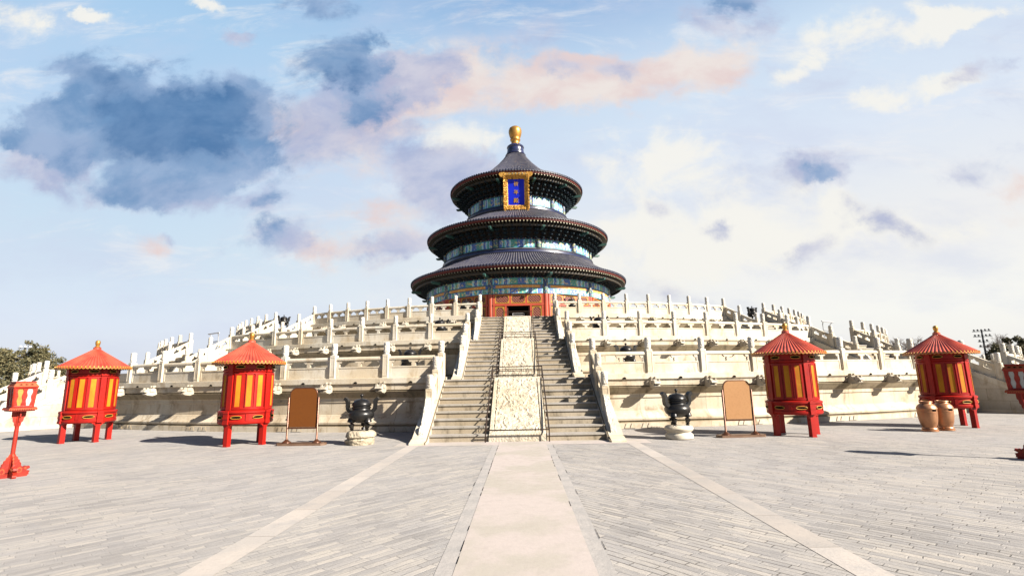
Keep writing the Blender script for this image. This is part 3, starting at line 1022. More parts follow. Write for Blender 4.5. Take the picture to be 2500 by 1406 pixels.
def staircase(theta, central):
    a = radians(theta)
    base = Vector(polar(R_FOOT, theta, 0))
    which = 'central' if central else ('right' if theta > 0 else 'left')
    lab = {'central': 'wide central marble staircase in three flights with carved ramp up its middle',
           'left': 'plain marble side staircase climbing the terrace at the left edge',
           'right': 'plain marble side staircase climbing the terrace at the right edge'}[which]
    t = thing('marble_staircase', lab, 'staircase', base, a, 'marble staircases of the terrace')
    desc = ('lowest', 'middle', 'top')
    for k in range(3):
        y0, hw, z0, z1 = FL_Y[k], FL_HW[k], FL_Z[k], FL_Z[k + 1]
        h = (z1 - z0) / 9
        depth_end = [3.9, 3.9, 3.9][k]
        fl = MB()
        spans = [(-hw, -RAMP_HW - 0.03), (RAMP_HW + 0.03, hw)] if central else [(-hw, hw)]
        for i in range(9):
            yy = y0 + i * TREAD
            for xa, xb in spans:
                ya, yb = yy + 0.025, y0 + 8 * TREAD + 0.55
                jit = random.uniform(-0.006, 0.006)
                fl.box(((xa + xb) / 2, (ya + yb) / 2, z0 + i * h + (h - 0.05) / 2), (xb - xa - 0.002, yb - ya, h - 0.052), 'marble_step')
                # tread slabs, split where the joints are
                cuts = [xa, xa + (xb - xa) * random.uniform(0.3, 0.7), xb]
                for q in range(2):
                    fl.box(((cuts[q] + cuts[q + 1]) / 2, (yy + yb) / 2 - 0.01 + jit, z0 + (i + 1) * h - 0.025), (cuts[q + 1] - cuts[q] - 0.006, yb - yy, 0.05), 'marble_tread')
        fl.build('flight', t)
        slope = (z1 - z0) / (9 * TREAD)
        for s in (-1, 1):
            sm = MB()
            xa = s * (hw + 0.002)
            xb = s * (hw + 0.46)
            top = [(y0 - 0.62, z0 + 0.01), (y0 - 0.62, z0 + 0.06), (y0 - 0.40, z0 + 0.10), (y0 + 9 * TREAD - 0.10, z1 + 0.105), (y0 + 9 * TREAD + 0.25, z1 + 0.11), (y0 + 9 * TREAD + 0.25, z0 + 0.01)]
            top = [(y0 - 0.62, z0 - 0.02), (y0 - 0.62, z0 + 0.06), (y0 - 0.30, z0 + 0.09), (y0 + 9 * TREAD - 0.02, z1 + 0.105), (y0 + 9 * TREAD + 0.12, z1 + 0.105), (y0 + 9 * TREAD + 0.12, z0 - 0.02)]
            sm.prism(top, 'X', xa, xb, 'marble_side')
            # plinth and sloping moulding on the outside
            xo = s * (hw + 0.49)
            sm.prism([(y0 - 0.66, z0 - 0.03), (y0 - 0.66, z0 + 0.05), (y0 - 0.3, z0 + 0.14), (y0 + 9 * TREAD + 0.05, z0 + 0.14), (y0 + 9 * TREAD + 0.05, z0 - 0.03)], 'X', s * (hw + 0.05), xo, 'marble')
            sm.prism([(y0 - 0.2, z0 + 0.0), (y0 - 0.2, z0 + 0.16), (y0 + 9 * TREAD, z1 + 0.12), (y0 + 9 * TREAD, z1 - 0.12), (y0 + 0.25, z0 + 0.06)], 'X', s * (hw + 0.05), s * (hw + 0.485), 'marble')
            sm.build('side_stone', t)
        if central:
            ya, yb = y0 - 0.06, y0 + 9 * TREAD - 0.22
            za = z0 + 0.20
            sl = (z1 + 0.03 - za) / (yb - ya)
            zf = lambda y: za + sl * (y - ya)
            rm = MB()
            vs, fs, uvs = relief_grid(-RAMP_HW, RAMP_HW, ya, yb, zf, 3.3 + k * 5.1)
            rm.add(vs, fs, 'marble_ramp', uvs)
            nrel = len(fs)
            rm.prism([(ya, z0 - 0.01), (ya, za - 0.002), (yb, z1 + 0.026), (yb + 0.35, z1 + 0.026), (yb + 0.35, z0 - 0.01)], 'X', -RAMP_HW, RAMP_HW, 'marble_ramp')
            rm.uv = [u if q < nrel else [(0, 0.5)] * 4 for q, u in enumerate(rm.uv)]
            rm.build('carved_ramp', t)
    # ---- balustrades of the stair: one per flight and side
    for k in range(3):
        y0, hw, z0, z1 = FL_Y[k], FL_HW[k], FL_Z[k], FL_Z[k + 1]
        slope = (z1 - z0 + 0.03) / (9 * TREAD)
        yup = R_FOOT - BAL_R[k] * cos(radians(EDGE_ANG[k]))
        xup = BAL_R[k] * sin(radians(EDGE_ANG[k]))
        sp = 1.235
        for s in (-1, 1):
            sd_ = 'right' if s > 0 else 'left'
            lab = f'sloping marble balustrade on the {sd_} of the {desc[k]} flight of the {which} staircase'
            org = base + Matrix.Rotation(a, 3, 'Z') @ Vector((s * xup, yup - 2 * sp, 0))
            b = thing('stair_balustrade', lab, 'balustrade', (org.x, org.y, 0), a, 'sloping stair balustrades')

            def zt(y):                       # top of stringer
                return min(z0 + 0.09 + slope * (y - (y0 - 0.30)), CURB[k])
            zu = CURB[k]
            zs = [zu - 2 * sp * slope, zu - sp * slope]
            for i in range(2):
                p = put_post(b, (0, i * sp, zs[i]), 0)
            for i in range(2):
                pn = panel_mb(sp - 0.262, slope)
                pn.v = [(x, y, z) for x, y, z in pn.v]
                pn.build('panel', b, None, (0, (i + 0.5) * sp, zs[i] + 0.131 * slope), pi / 2)
            em = MB()
            pts = [(-q, z - q * slope * 1.0) for q, z in end_stone_mb()]
            em.prism(pts, 'X', -0.085, 0.085, 'marble_carved')
            em.build('end_stone', b, None, (0, -0.13, zs[0] - 0.13 * slope))


staircase(0.0, True)
staircase(-SIDE_ANG, False)
staircase(SIDE_ANG, False)


# ------------------------------------------------------------------ metal railings round the carved ramps
def fret(m, c, w, h, mat, r=0.011, axis='x', sl=0.0):
    """meander ornament hanging below a bar: c = top centre; runs along x or along y (with slope)"""
    def P(a, z):
        if axis == 'x':
            return (c[0] + a, c[1], c[2] + z)
        return (c[0], c[1] + a, c[2] + z + sl * a)
    for s in (-1, 1):
        m.tube([P(s * w * 0.5, 0), P(s * w * 0.5, -h), P(s * w * 0.16, -h), P(s * w * 0.16, -h * 0.42), P(s * w * 0.36, -h * 0.42), P(s * w * 0.36, -h * 0.72)], r, mat, 4)
    m.tube([P(-w * 0.16, -h * 0.68), P(w * 0.16, -h * 0.68)], r, mat, 4)


def railings():
    desc = ('lowest', 'middle', 'top')
    for k in range(3):
        y0, z0, z1 = FL_Y[k], FL_Z[k], FL_Z[k + 1]
        ya, yb = y0 - 0.22, y0 + 9 * TREAD + 0.45
        X = RAMP_HW + 0.09
        base = Vector((CX, CY - R_FOOT, 0))
        t = thing('metal_railing', f'thin brown metal railing with fretwork round the carved ramp of the {desc[k]} flight', 'railing', (base.x, base.y + ya, z0), 0, 'railings round the carved ramps')
        L = yb - ya
        zb, ztp = 0.36, z1 - z0 + 0.46
        sl = (ztp - zb) / (L - 0.05)
        R = 0.021
        m = MB()
        for s in (-1, 1):
            m.tube([(s * X, 0, zb), (s * X, L, ztp)], R, 'rail_metal', 6)
        m.tube([(-X - 0.02, 0, zb), (X + 0.02, 0, zb)], R, 'rail_metal', 6)
        m.tube([(-X - 0.02, L, ztp), (X + 0.02, L, ztp)], R, 'rail_metal', 6)
        m.tube([(-X, L - 0.01, ztp - 0.10), (X, L - 0.01, ztp - 0.10)], 0.014, 'rail_metal', 5)
        m.build('rail', t)
        for s in (-1, 1):
            for i, q in enumerate((0.0, 0.34, 0.67, 1.0)):
                pm = MB()
                y = L * q
                zt = zb + sl * y
                gz = 0.0 if q == 0 else min(max(0.0, (y - 0.22) / TREAD * ((z1 - z0) / 9)), z1 - z0)
                pm.tube([(s * X, y, max(gz - 0.02, 0)), (s * X, y, zt)], 0.018, 'rail_metal', 6)
                pm.build('upright', t)
        f = MB()
        for x in (-0.52, 0.0, 0.52):
            fret(f, (x, L, ztp - 0.10), 0.34, 0.30, 'rail_metal')
        for s in (-1, 1):
            for q in (0.14, 0.40, 0.62, 0.85):
                y = L * q
                fret(f, (s * X, y, zb + sl * y), 0.30, 0.20, 'rail_metal', 0.010, 'y', sl)
        f.build('fretwork', t)


railings()


# ------------------------------------------------------------------ the hall
def cone_tiles(m, prof, N, mat, ridge=0.09, pale=None):
    """conical roof with N rounded tile ridges running down it"""
    sub = 6
    hts = [0.0, 0.0, 0.72, 1.0, 1.0, 0.72]
    cols = N * sub
    n = len(prof)
    vs, fs = [], []
    R0 = prof[0][0]
    for i in range(cols):
        a = 2 * pi * (i + [0, 0.9, 0.9, 1.0, 1.0, 1.1][i % sub] * 0) / cols
        hgt = hts[i % sub] * ridge
        for r, z in prof:
            k = 0.35 + 0.65 * min(1.0, r / R0)
            vs.append((r * sin(a), -r * cos(a), z + hgt * k))
    mi, mp = [], []
    for i in range(cols):
        j = (i + 1) % cols
        for q in range(n - 1):
            f = (i * n + q, j * n + q, j * n + q + 1, i * n + q + 1)
            (mp if (pale and i % sub in (2, 3, 4)) else mi).append(f)  # ridge crests get a painted highlight, grooves keep the dark glaze
    m.add(vs, mi, mat)
    if mp:
        o = len(m.v) - len(vs)
        k = m.mi(pale)
        for f in mp:
            m.f.append(tuple(o + q for q in f)); m.m.append(k); m.uv.append(None)
    # tile ends: little discs and drip tiles
    for i in range(N):
        a = 2 * pi * (i + 0.58) / N
        r, z = prof[0]
        M = Matrix.Translation((r * sin(a), -r * cos(a), z + ridge * 0.30)) @ Matrix.Rotation(a, 4, 'Z')
        w = pi * r / N * 0.62
        m.prism([(w * cos(2 * pi * q / 7), w * sin(2 * pi * q / 7)) for q in range(7)], 'Y', -0.05, 0.02, 'tile_blue', M)
        a = 2 * pi * (i + 0.08) / N
        M = Matrix.Translation((r * sin(a), -r * cos(a), z)) @ Matrix.Rotation(a, 4, 'Z')
        m.prism([(-w, 0.0), (-w, -0.05), (0, -0.16), (w, -0.05), (w, 0.0)], 'Y', -0.03, 0.0, 'tile_pale', M)


def hall():
    t = thing('temple_hall', 'round temple hall with three stacked dark blue tiled roofs and gilt finial', 'temple', (CX, CY, FLOOR[2]))
    B = FLOOR[2]

    def z(q):
        return q - B
    roofs = [
        dict(re=13.83, ze=13.92, prof=[(13.83, 13.92), (12.9, 14.30), (11.8, 14.85), (10.8, 15.45), (9.95, 16.08)], N=250, rd=9.47, zb=12.86, zr=16.79),
        dict(re=11.85, ze=19.72, prof=[(11.85, 19.72), (10.6, 20.18), (9.3, 20.80), (8.0, 21.55), (6.85, 22.35)], N=214, rd=6.34, zb=17.80, zr=23.01),
        dict(re=8.88, ze=26.54, prof=[(8.88, 26.54), (7.6, 27.02), (6.2, 27.75), (4.8, 28.70), (3.6, 29.70), (2.6, 30.70), (1.85, 31.60), (1.28, 32.40)], N=160, rd=None, zb=24.28, zr=None)]
    dr = [11.62, 9.47, 6.34]                       # drum radii under each roof
    for k, R in enumerate(roofs):
        m = MB()
        prof = [(r, z(q)) for r, q in R['prof']]
        cone_tiles(m, prof, R['N'], 'tile_blue', 0.10, 'tile_pale')
        roof = m.build('roof', t, 35)
        if R['rd']:
            rr, zr = R['rd'], R['zr']
            g = MB()
            r0, z0 = R['prof'][-1]
            H = zr - z0
            g.lathe([(r0 + 0.02, z(z0 + 0.02)), (r0 + 0.10, z(z0 + 0.12)), (r0 - 0.02, z(z0 + H * .26)), (r0 - 0.02, z(z0 + H * .30)), (r0 - 0.12, z(z0 + H * .34)), (r0 - 0.14, z(z0 + H * .66)), (r0 - 0.06, z(z0 + H * .72)), (r0 - 0.08, z(z0 + H * .80)), (rr + 0.14, z(z0 + H * .86)), (rr + 0.10, z(z0 + H * 1.0)), (rr - 0.05, z(z0 + H * 1.0))], 120, 'ridge_blue', mats=['tile_pale', 'tile_blue', 'ridge_blue', 'tile_pale', 'ridge_blue', 'ridge_blue', 'tile_pale', 'ridge_blue', 'tile_pale', 'ridge_blue'])
            g.build('ridge', roof, 35)
        # red fascia, two layers of rafters and their painted ends
        re, ze = R['re'], R['ze']
        e = MB()
        e.lathe([(re - 0.34, z(ze - 0.30)), (re - 0.12, z(ze - 0.27)), (re - 0.10, z(ze - 0.02)), (re - 0.3, z(ze + 0.0))], 160, 'fascia_red')
        e.build('fascia', roof, 30)
        rf = MB()
        n = int(2 * pi * re / 0.40)
        inner = dr[k] + 0.4
        for i in range(n):
            a = 2 * pi * i / n
            Mz = Matrix.Rotation(a, 4, 'Z')
            for r1, zz, ln, s, mt in ((re - 0.14, ze - 0.42, 1.0, 0.15, 'rafter_green'), (re - 0.85, ze - 0.56, 1.0, 0.15, 'rafter_green')):
                tilt = Matrix.Rotation(radians(-14), 4, 'X')
                M = Mz @ Matrix.Translation((0, -r1, z(zz))) @ tilt
                rf.box((0, 0, 0), (s, ln, s), mt, M=M @ Matrix.Translation((0, ln / 2, 0)))
                rf.box((0, 0, 0), (s * 0.8, 0.02, s * 0.8), 'rafter_end', M=M @ Matrix.Translation((0, -0.008, 0)))
        rf.build('rafters', roof)
        # dark soffit between wall and eave
        zb = R['zb']
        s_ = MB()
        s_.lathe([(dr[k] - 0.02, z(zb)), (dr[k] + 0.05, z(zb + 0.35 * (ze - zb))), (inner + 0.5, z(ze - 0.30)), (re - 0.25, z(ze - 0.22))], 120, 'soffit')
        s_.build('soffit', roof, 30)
        # bracket clusters stepping outwards
        bm = MB()
        nb = 84 if k == 0 else (72 if k == 1 else 60)
        span = re - dr[k]
        hz = (ze - 0.55) - zb
        for i in range(nb):
            a = 2 * pi * (i + 0.5) / nb
            Mz = Matrix.Rotation(a, 4, 'Z')
            wch = 2 * pi * dr[k] / nb
            steps = 4
            for q in range(steps):
                fq = (q + 0.5) / steps
                rr = dr[k] + 0.12 + span * 0.66 * fq
                zz = zb + hz * fq
                wd = wch * (0.40 + 0.34 * fq)
                hh = hz / steps
                bm.box((0, 0, 0), (wd, 0.16, hh * 0.34), 'bracket', M=Mz @ Matrix.Translation((0, -rr, z(zz))))
                bm.box((0, 0, 0), (0.16, span * 0.66 / steps + 0.28, hh * 0.45), 'bracket', M=Mz @ Matrix.Translation((0, -rr, z(zz - hh * 0.1))))
                for sx in (-1, 0, 1):
                    bm.box((0, 0, 0), (0.20, 0.22, hh * 0.30), 'bracket', M=Mz @ Matrix.Translation((sx * wd * 0.42, -rr, z(zz + hh * 0.32))))
                bm.box((0, 0, 0), (wd + 0.02, 0.02, 0.035), 'bracket_edge', M=Mz @ Matrix.Translation((0, -rr - 0.09, z(zz - hh * 0.15))))
                bm.box((0, 0, 0), (0.05, 0.03, hh * 0.42), 'bracket_edge', M=Mz @ Matrix.Translation((0, -rr - 0.20, z(zz - hh * 0.05))))
        bm.build('brackets', roof)
        # beam ring under the rafters and the corner beam heads
        rg = MB()
        rg.lathe([(dr[k] + span * 0.70, z(ze - 0.86)), (dr[k] + span * 0.70 + 0.14, z(ze - 0.82)), (dr[k] + span * 0.70 + 0.14, z(ze - 0.62)), (dr[k] + span * 0.70, z(ze - 0.58))], 120, 'rafter_green')
        rg.build('purlin', roof, 30)
        hd = None
        for i in range(12):
            a = radians(15 + 30 * i)
            r1 = dr[k] + span * 0.80
            loc = (r1 * sin(a), -r1 * cos(a), z(ze - 1.02))
            if hd is None:
                h = MB()
                h.box((0, 0.3, 0), (0.24, 1.0, 0.28), 'bracket_green')
                h.prism([(-0.2, -0.14), (-0.34, -0.06), (-0.40, 0.06), (-0.30, 0.16), (-0.2, 0.14)], 'X', -0.12, 0.12, 'bracket_green')
                hd = h.build('beam_head', roof, None, loc, a)
            else:
                link_copy(hd, roof, loc, a)
    # ---- painted bands
    bays = 12 / (2 * pi)

    def band(name, r, za, zb, mat, proud=0.0):
        m = MB()
        off = 0.5
        m.lathe([(r - 0.05, z(za)), (r + proud, z(za)), (r + proud, z(zb)), (r - 0.05, z(zb))], 144, mat, radians(-180), radians(180), uscale=bays)
        # rewrite v so that the visible face runs 0..1 and columns sit at whole numbers
        uv = []
        for i, u in enumerate(m.uv):
            k = i % 3
            vv = [(0, 0), (0, 0), (0, 0), (0, 0)] if k != 1 else [(0, 0.0), (0, 0.0), (0, 1.0), (0, 1.0)]
            uv.append([(q[0] + off + 20, w[1]) for q, w in zip(u, vv)])
        m.uv = uv
        return m.build(name, t, 30)
    band('painted_beam', 11.62, 12.12, 12.86, 'painted_beam', 0.05)
    band('painted_frieze', 11.58, 11.74, 12.10, 'gold_strip')
    band('painted_beam', 11.60, 11.12, 11.72, 'painted_beam_swapped', 0.05)
    band('painted_beam', 9.45, 16.84, 17.80, 'painted_beam', 0.04)
    band('painted_beam', 6.32, 23.04, 24.28, 'painted_beam_swapped', 0.04)
    w = MB()
    w.lathe([(11.30, z(5.9)), (11.30, z(13.2))], 96, 'hall_red', radians(8), radians(352))
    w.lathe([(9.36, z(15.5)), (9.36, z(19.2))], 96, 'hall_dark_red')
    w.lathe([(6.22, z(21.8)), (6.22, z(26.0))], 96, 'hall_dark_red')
    w.build('wall', t, 30)
    # dotted blue cornice over each painted band
    for r, zc, n in ((11.70, 12.93, 220), (9.53, 17.87, 180), (6.40, 24.35, 130)):
        m = MB()
        m.lathe([(r - 0.1, z(zc - 0.07)), (r + 0.02, z(zc - 0.07)), (r + 0.02, z(zc + 0.07)), (r - 0.1, z(zc + 0.07))], 120, 'ridge_blue')
        for i in range(n):
            a = 2 * pi * i / n
            m.box((0, 0, 0), (0.11, 0.05, 0.10), 'rafter_end' if i % 2 else 'fascia_red', M=Matrix.Rotation(a, 4, 'Z') @ Matrix.Translation((0, -r - 0.03, z(zc))))
        m.build('cornice', t)
    # ---- columns
    c0 = None
    for i in range(12):
        a = radians(15 + 30 * i)
        loc = (11.55 * sin(a), -11.55 * cos(a), 0)
        if c0 is None:
            m = MB()
            m.lathe([(0.44, 0.0), (0.44, 0.12), (0.30, 0.16), (0.30, z(11.1))], 20, 'hall_red', mats=['marble', 'marble', 'hall_red'])
            m.lathe([(0.305, z(11.1)), (0.305, z(12.9))], 20, 'painted_column')
            c0 = m.build('column', t, 40, loc, a)
        else:
            link_copy(c0, t, loc, a)
    for r, za, zb, wd in ((9.48, 16.82, 17.82, 0.30), (6.35, 23.02, 24.30, 0.26)):
        p0 = None
        for i in range(12):
            a = radians(15 + 30 * i)
            loc = (r * sin(a), -r * cos(a), 0)
            if p0 is None:
                m = MB()
                m.lathe([(wd, z(za)), (wd, z(zb))], 14, 'painted_column')
                for s in (-1, 1):
                    m.box((s * (wd + 0.05), -0.02, z((za + zb) / 2)), (0.10, 0.10, zb - za), 'ridge_blue')
                p0 = m.build('half_column', t, 40, loc, a)
            else:
                link_copy(p0, t, loc, a)

    # ---- red joinery: lattice windows and doors of each bay
    def win(w_, h_, name):
        f = MB()
        tk = 0.055
        for zz in (-h_ / 2, h_ / 2):
            f.box((0, -0.03, zz), (w_, 0.07, tk), 'gold_paint')
        for s in (-1, 1):
            f.box((s * (w_ / 2 - tk / 2), -0.028, 0), (tk, 0.07, h_ - tk), 'gold_paint')
        # stepped gilt corners
        for sx in (-1, 1):
            for sz in (-1, 1):
                f.box((sx * (w_ / 2 - 0.155), -0.035, sz * (h_ / 2 - 0.085)), (0.16, 0.05, 0.045), 'gold_paint')
                f.box((sx * (w_ / 2 - 0.085), -0.033, sz * (h_ / 2 - 0.16)), (0.045, 0.05, 0.16), 'gold_paint')
        l = MB()
        l.box((0, 0.0, 0), (w_ - 0.12, 0.05, h_ - 0.12), 'lattice')
        return f, l
    wf, wl = win(1.52, 0.86, 'w')
    df, dl = win(0.96, 3.1, 'd')
    W0 = D0 = None

    def place(kind, a, x, zc):
        nonlocal W0, D0
        r = 11.38
        loc = (r * sin(a) + x * cos(a), -r * cos(a) + x * sin(a), zc)
        src = W0 if kind == 'w' else D0
        if src is None:
            f, l = (wf, wl) if kind == 'w' else (df, dl)
            o = f.build('lattice_window' if kind == 'w' else 'lattice_door', t, None, loc, a)
            l.build('lattice', o)
            if kind == 'w':
                W0 = o
            else:
                D0 = o
        else:
            o = link_copy(src, t, loc, a)
            link_copy(src.children[0], o)
    fr = MB()
    for b in range(-3, 4):
        a = radians(30 * b)
        M = Matrix.Rotation(a, 4, 'Z')
        # posts, rails and panels of the screen wall (chord of the bay)
        for x in (-2.62, -0.86, 0.86, 2.62):
            fr.box((0, 0, 0), (0.24, 0.16, 1.12), 'hall_red', M=M @ Matrix.Translation((x, -11.36, z(10.56))))
        fr.box((0, 0, 0), (5.5, 0.22, 0.22), 'hall_red', M=M @ Matrix.Translation((0, -11.36, z(9.94))))
        fr.box((0, 0, 0), (5.5, 0.20, 0.10), 'hall_red', M=M @ Matrix.Translation((0, -11.36, z(11.08))))
        for x in (-2.62, -1.36, 1.36, 2.62):
            fr.box((0, 0, 0), (0.20, 0.18, 3.9), 'hall_red', M=M @ Matrix.Translation((x, -11.36, z(7.87))))
        for x in ((-0.02,) if b else ()):
            fr.box((0, 0, 0), (0.12, 0.18, 3.9), 'hall_red', M=M @ Matrix.Translation((x, -11.36, z(7.87))))
        if b:
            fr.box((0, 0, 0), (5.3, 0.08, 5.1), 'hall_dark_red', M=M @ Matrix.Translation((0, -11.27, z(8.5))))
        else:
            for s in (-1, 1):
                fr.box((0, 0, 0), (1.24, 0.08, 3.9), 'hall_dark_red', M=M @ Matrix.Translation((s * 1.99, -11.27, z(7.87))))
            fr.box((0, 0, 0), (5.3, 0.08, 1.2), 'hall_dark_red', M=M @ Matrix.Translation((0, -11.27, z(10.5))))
    fr.build('door_screen', t)
    for b in range(-3, 4):
        a = radians(30 * b)
        for x in (-1.74, 0.0, 1.74):
            place('w', a, x, z(10.56))
        for x in ((-1.99, 1.99) if b == 0 else (-1.99, -0.70, 0.70, 1.99)):
            place('d', a, x, z(8.15))
    # open doorway: two leaves folded inwards, dark room and a little barrier inside
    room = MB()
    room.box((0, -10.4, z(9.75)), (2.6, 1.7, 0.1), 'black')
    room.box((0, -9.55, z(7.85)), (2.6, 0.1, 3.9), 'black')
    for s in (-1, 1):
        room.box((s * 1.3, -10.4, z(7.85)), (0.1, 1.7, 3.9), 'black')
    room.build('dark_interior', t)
    for s in (-1, 1):
        m = MB()
        m.box((s * 1.16, -10.9, z(7.85)), (0.10, 0.8, 3.8), 'hall_dark_red')
        m.build('open_door', t)
    m = MB()
    for za in (9.05, 8.85):
        m.tube([(-0.62, -11.0, z(za)), (0.62, -11.0, z(za))], 0.03, 'grey_metal', 6)
    for x in (-0.62, 0.62):
        m.tube([(x, -11.0, 0), (x, -11.0, z(9.05))], 0.03, 'grey_metal', 6)
    for s in (-1, 1):
        fret(m, (s * 0.92, -11.0, z(8.75)), 0.44, 0.5, 'grey_metal', 0.022)
    m.build('door_barrier', t)
    # ---- finial
    m = MB()
    m.lathe([(1.30, z(32.30)), (1.42, z(32.42)), (1.25, z(32.55)), (1.25, z(32.75)), (1.12, z(32.85)), (1.16, z(33.05)), (1.10, z(33.40)), (1.20, z(33.55)), (1.16, z(33.72)), (0.98, z(33.88)), (0.7, z(33.92))], 48, 'ridge_blue')
    neck = m.build('finial_base', t, 40)
    m = MB()
    m.lathe([(0.78, z(33.90)), (0.80, z(34.0)), (0.62, z(34.08)), (0.55, z(34.30)), (0.56, z(34.55)), (0.68, z(34.68)), (0.72, z(34.80)), (0.66, z(34.90)), (0.64, z(34.98)), (0.72, z(35.15)), (0.84, z(35.50)), (0.91, z(35.90)), (0.90, z(36.20)), (0.80, z(36.48)), (0.55, z(36.68)), (0.25, z(36.75)), (0.01, z(36.77))], 40, 'gold')
    m.build('finial', t, 50)


hall()


# ------------------------------------------------------------------ name plaque under the top eave
def plaque():
    # board leans out: foot near the drum, head under the eave
    foot = Vector((CX, CY - 6.95, 22.25))
    t = thing('name_plaque', 'blue name plaque in a broad carved gilt frame under the top roof', 'plaque', foot, 0)
    lean = radians(17)
    M = Matrix.Rotation(lean, 4, 'X')
    W, H = 3.0, 4.10
    m = MB()
    m.box((0, 0, 0), (W - 1.0, 0.10, H - 1.0), 'plaque_blue', M=M @ Matrix.Translation((0, -0.10, H / 2 - 0.05)))
    m.build('panel', t)
    fr = MB()

    def bar(x0, z0, x1, z1, w0, w1):
        """frame bar dished towards the panel"""
        d = Vector((x1 - x0, 0, z1 - z0))
        n = Vector((-d.z, 0, d.x)).normalized()
        A = Vector((x0, 0, z0)); Bv = Vector((x1, 0, z1))
        o = [A - n * w0, Bv - n * w1, Bv, A]
        vs = [Vector((q.x, -0.14 if i < 2 else -0.42, q.z)) for i, q in enumerate(o)]
        vs += [Vector((q.x, 0.05, q.z)) for q in o]
        fs = [(0, 1, 2, 3), (7, 6, 5, 4), (0, 4, 5, 1), (1, 5, 6, 2), (2, 6, 7, 3), (3, 7, 4, 0)]
        fr.add([M @ q for q in vs], fs, 'gold_carved')
    h = W / 2
    # mitred frame
    bw = 0.52
    corners_o = [(-h, 0.0), (h, 0.0), (h, H), (-h, H)]
    corners_i = [(-h + bw, bw), (h - bw, bw), (h - bw, H - bw), (-h + bw, H - bw)]
    for i in range(4):
        j = (i + 1) % 4
        o = [corners_o[i], corners_o[j], corners_i[j], corners_i[i]]
        vs = [M @ Vector((q[0], -0.46 if n < 2 else -0.16, q[1])) for n, q in enumerate(o)]
        vs += [M @ Vector((q[0], 0.05, q[1])) for q in o]
        fr.add(vs, [(0, 1, 2, 3), (7, 6, 5, 4), (0, 4, 5, 1), (1, 5, 6, 2), (2, 6, 7, 3), (3, 7, 4, 0)], 'gold_carved')
    # carved lumps (dragons in clouds) along the frame
    rnd = random.Random(5)
    for i in range(4):
        a = Vector((*corners_o[i], 0)); b = Vector((*corners_o[(i + 1) % 4], 0))
        ci = Vector((*corners_i[i], 0)); di = Vector((*corners_i[(i + 1) % 4], 0))
        n = 16 if i % 2 else 12
        for q in range(n):
            for lane in (0.06, 0.34, 0.64):
                f = (q + rnd.random() * 0.8) / n
                P = (a.lerp(b, f)).lerp(ci.lerp(di, f), lane)
                r = rnd.uniform(0.07, 0.15)
                y = -0.46 + 0.30 * lane
                M2 = M @ Matrix.Translation((P.x, y - 0.01, P.y)) @ Matrix.Rotation(rnd.random() * 3, 4, 'Y') @ Matrix.Scale(rnd.uniform(0.6, 1.7), 4, (1, 0, 0))
                s = 6
                vs = [M2 @ Vector((r * cos(2 * pi * e / s), 0.03, r * sin(2 * pi * e / s))) for e in range(s)] + [M2 @ Vector((0.55 * r * cos(2 * pi * e / s), -r * 0.7, 0.55 * r * sin(2 * pi * e / s))) for e in range(s)]
                fs = [(e, (e + 1) % s, s + (e + 1) % s, s + e) for e in range(s)] + [tuple(range(s, 2 * s))]
                fr.add(vs, fs, 'gold_carved')
    # ears of the head board and feet
    for s in (-1, 1):
        pts = [(s * (h - 0.25), H - 0.30), (s * (h + 0.10), H - 0.34), (s * (h + 0.42), H - 0.16), (s * (h + 0.55), H + 0.10), (s * (h + 0.38), H + 0.26), (s * (h - 0.2), H + 0.30)]
        fr.prism(pts, 'Y', -0.50, -0.20, 'gold_carved', M)
        fr.prism([(s * (h - 0.3), 0.1), (s * h, 0.1), (s * (h + 0.02), -0.16), (s * (h - 0.22), -0.20)], 'Y', -0.48, -0.1, 'gold_carved', M)
    fr.prism([(-h, H - 0.05), (h, H - 0.05), (h - 0.1, H + 0.22), (0, H + 0.30), (-h + 0.1, H + 0.22)], 'Y', -0.52, -0.2, 'gold_carved', M)
    fr.build('gilt_frame', t)

    # three gilt characters, strokes on a unit square (x right, y up)
    qi = [[(.16, .98), (.26, .88)], [(.05, .80), (.42, .80)], [(.42, .80), (.06, .38)], [(.24, .56), (.24, .02)], [(.28, .56), (.42, .42)],
          [(.90, .96), (.58, .84)], [(.60, .84), (.58, .40), (.46, .04)], [(.60, .62), (.98, .62)], [(.80, .62), (.80, .00)]]
    nian = [[(.30, .98), (.08, .66)], [(.26, .82), (.90, .82)], [(.28, .58), (.84, .58)], [(.28, .58), (.28, .34)], [(.03, .34), (.97, .34)], [(.55, .82), (.55, .00)]]
    dian = [[(.06, .94), (.46, .94), (.46, .76), (.06, .76)], [(.06, .94), (.06, .40), (.0, .08)], [(.10, .60), (.48, .60)], [(.20, .74), (.20, .40)], [(.36, .74), (.36, .40)], [(.06, .38), (.50, .38)],
            [(.18, .28), (.08, .06)], [(.34, .28), (.46, .08)], [(.64, .96), (.62, .66), (.54, .56)], [(.64, .94), (.84, .94), (.84, .66), (.97, .66)], [(.58, .46), (.90, .46), (.54, .02)], [(.62, .36), (.98, .02)]]
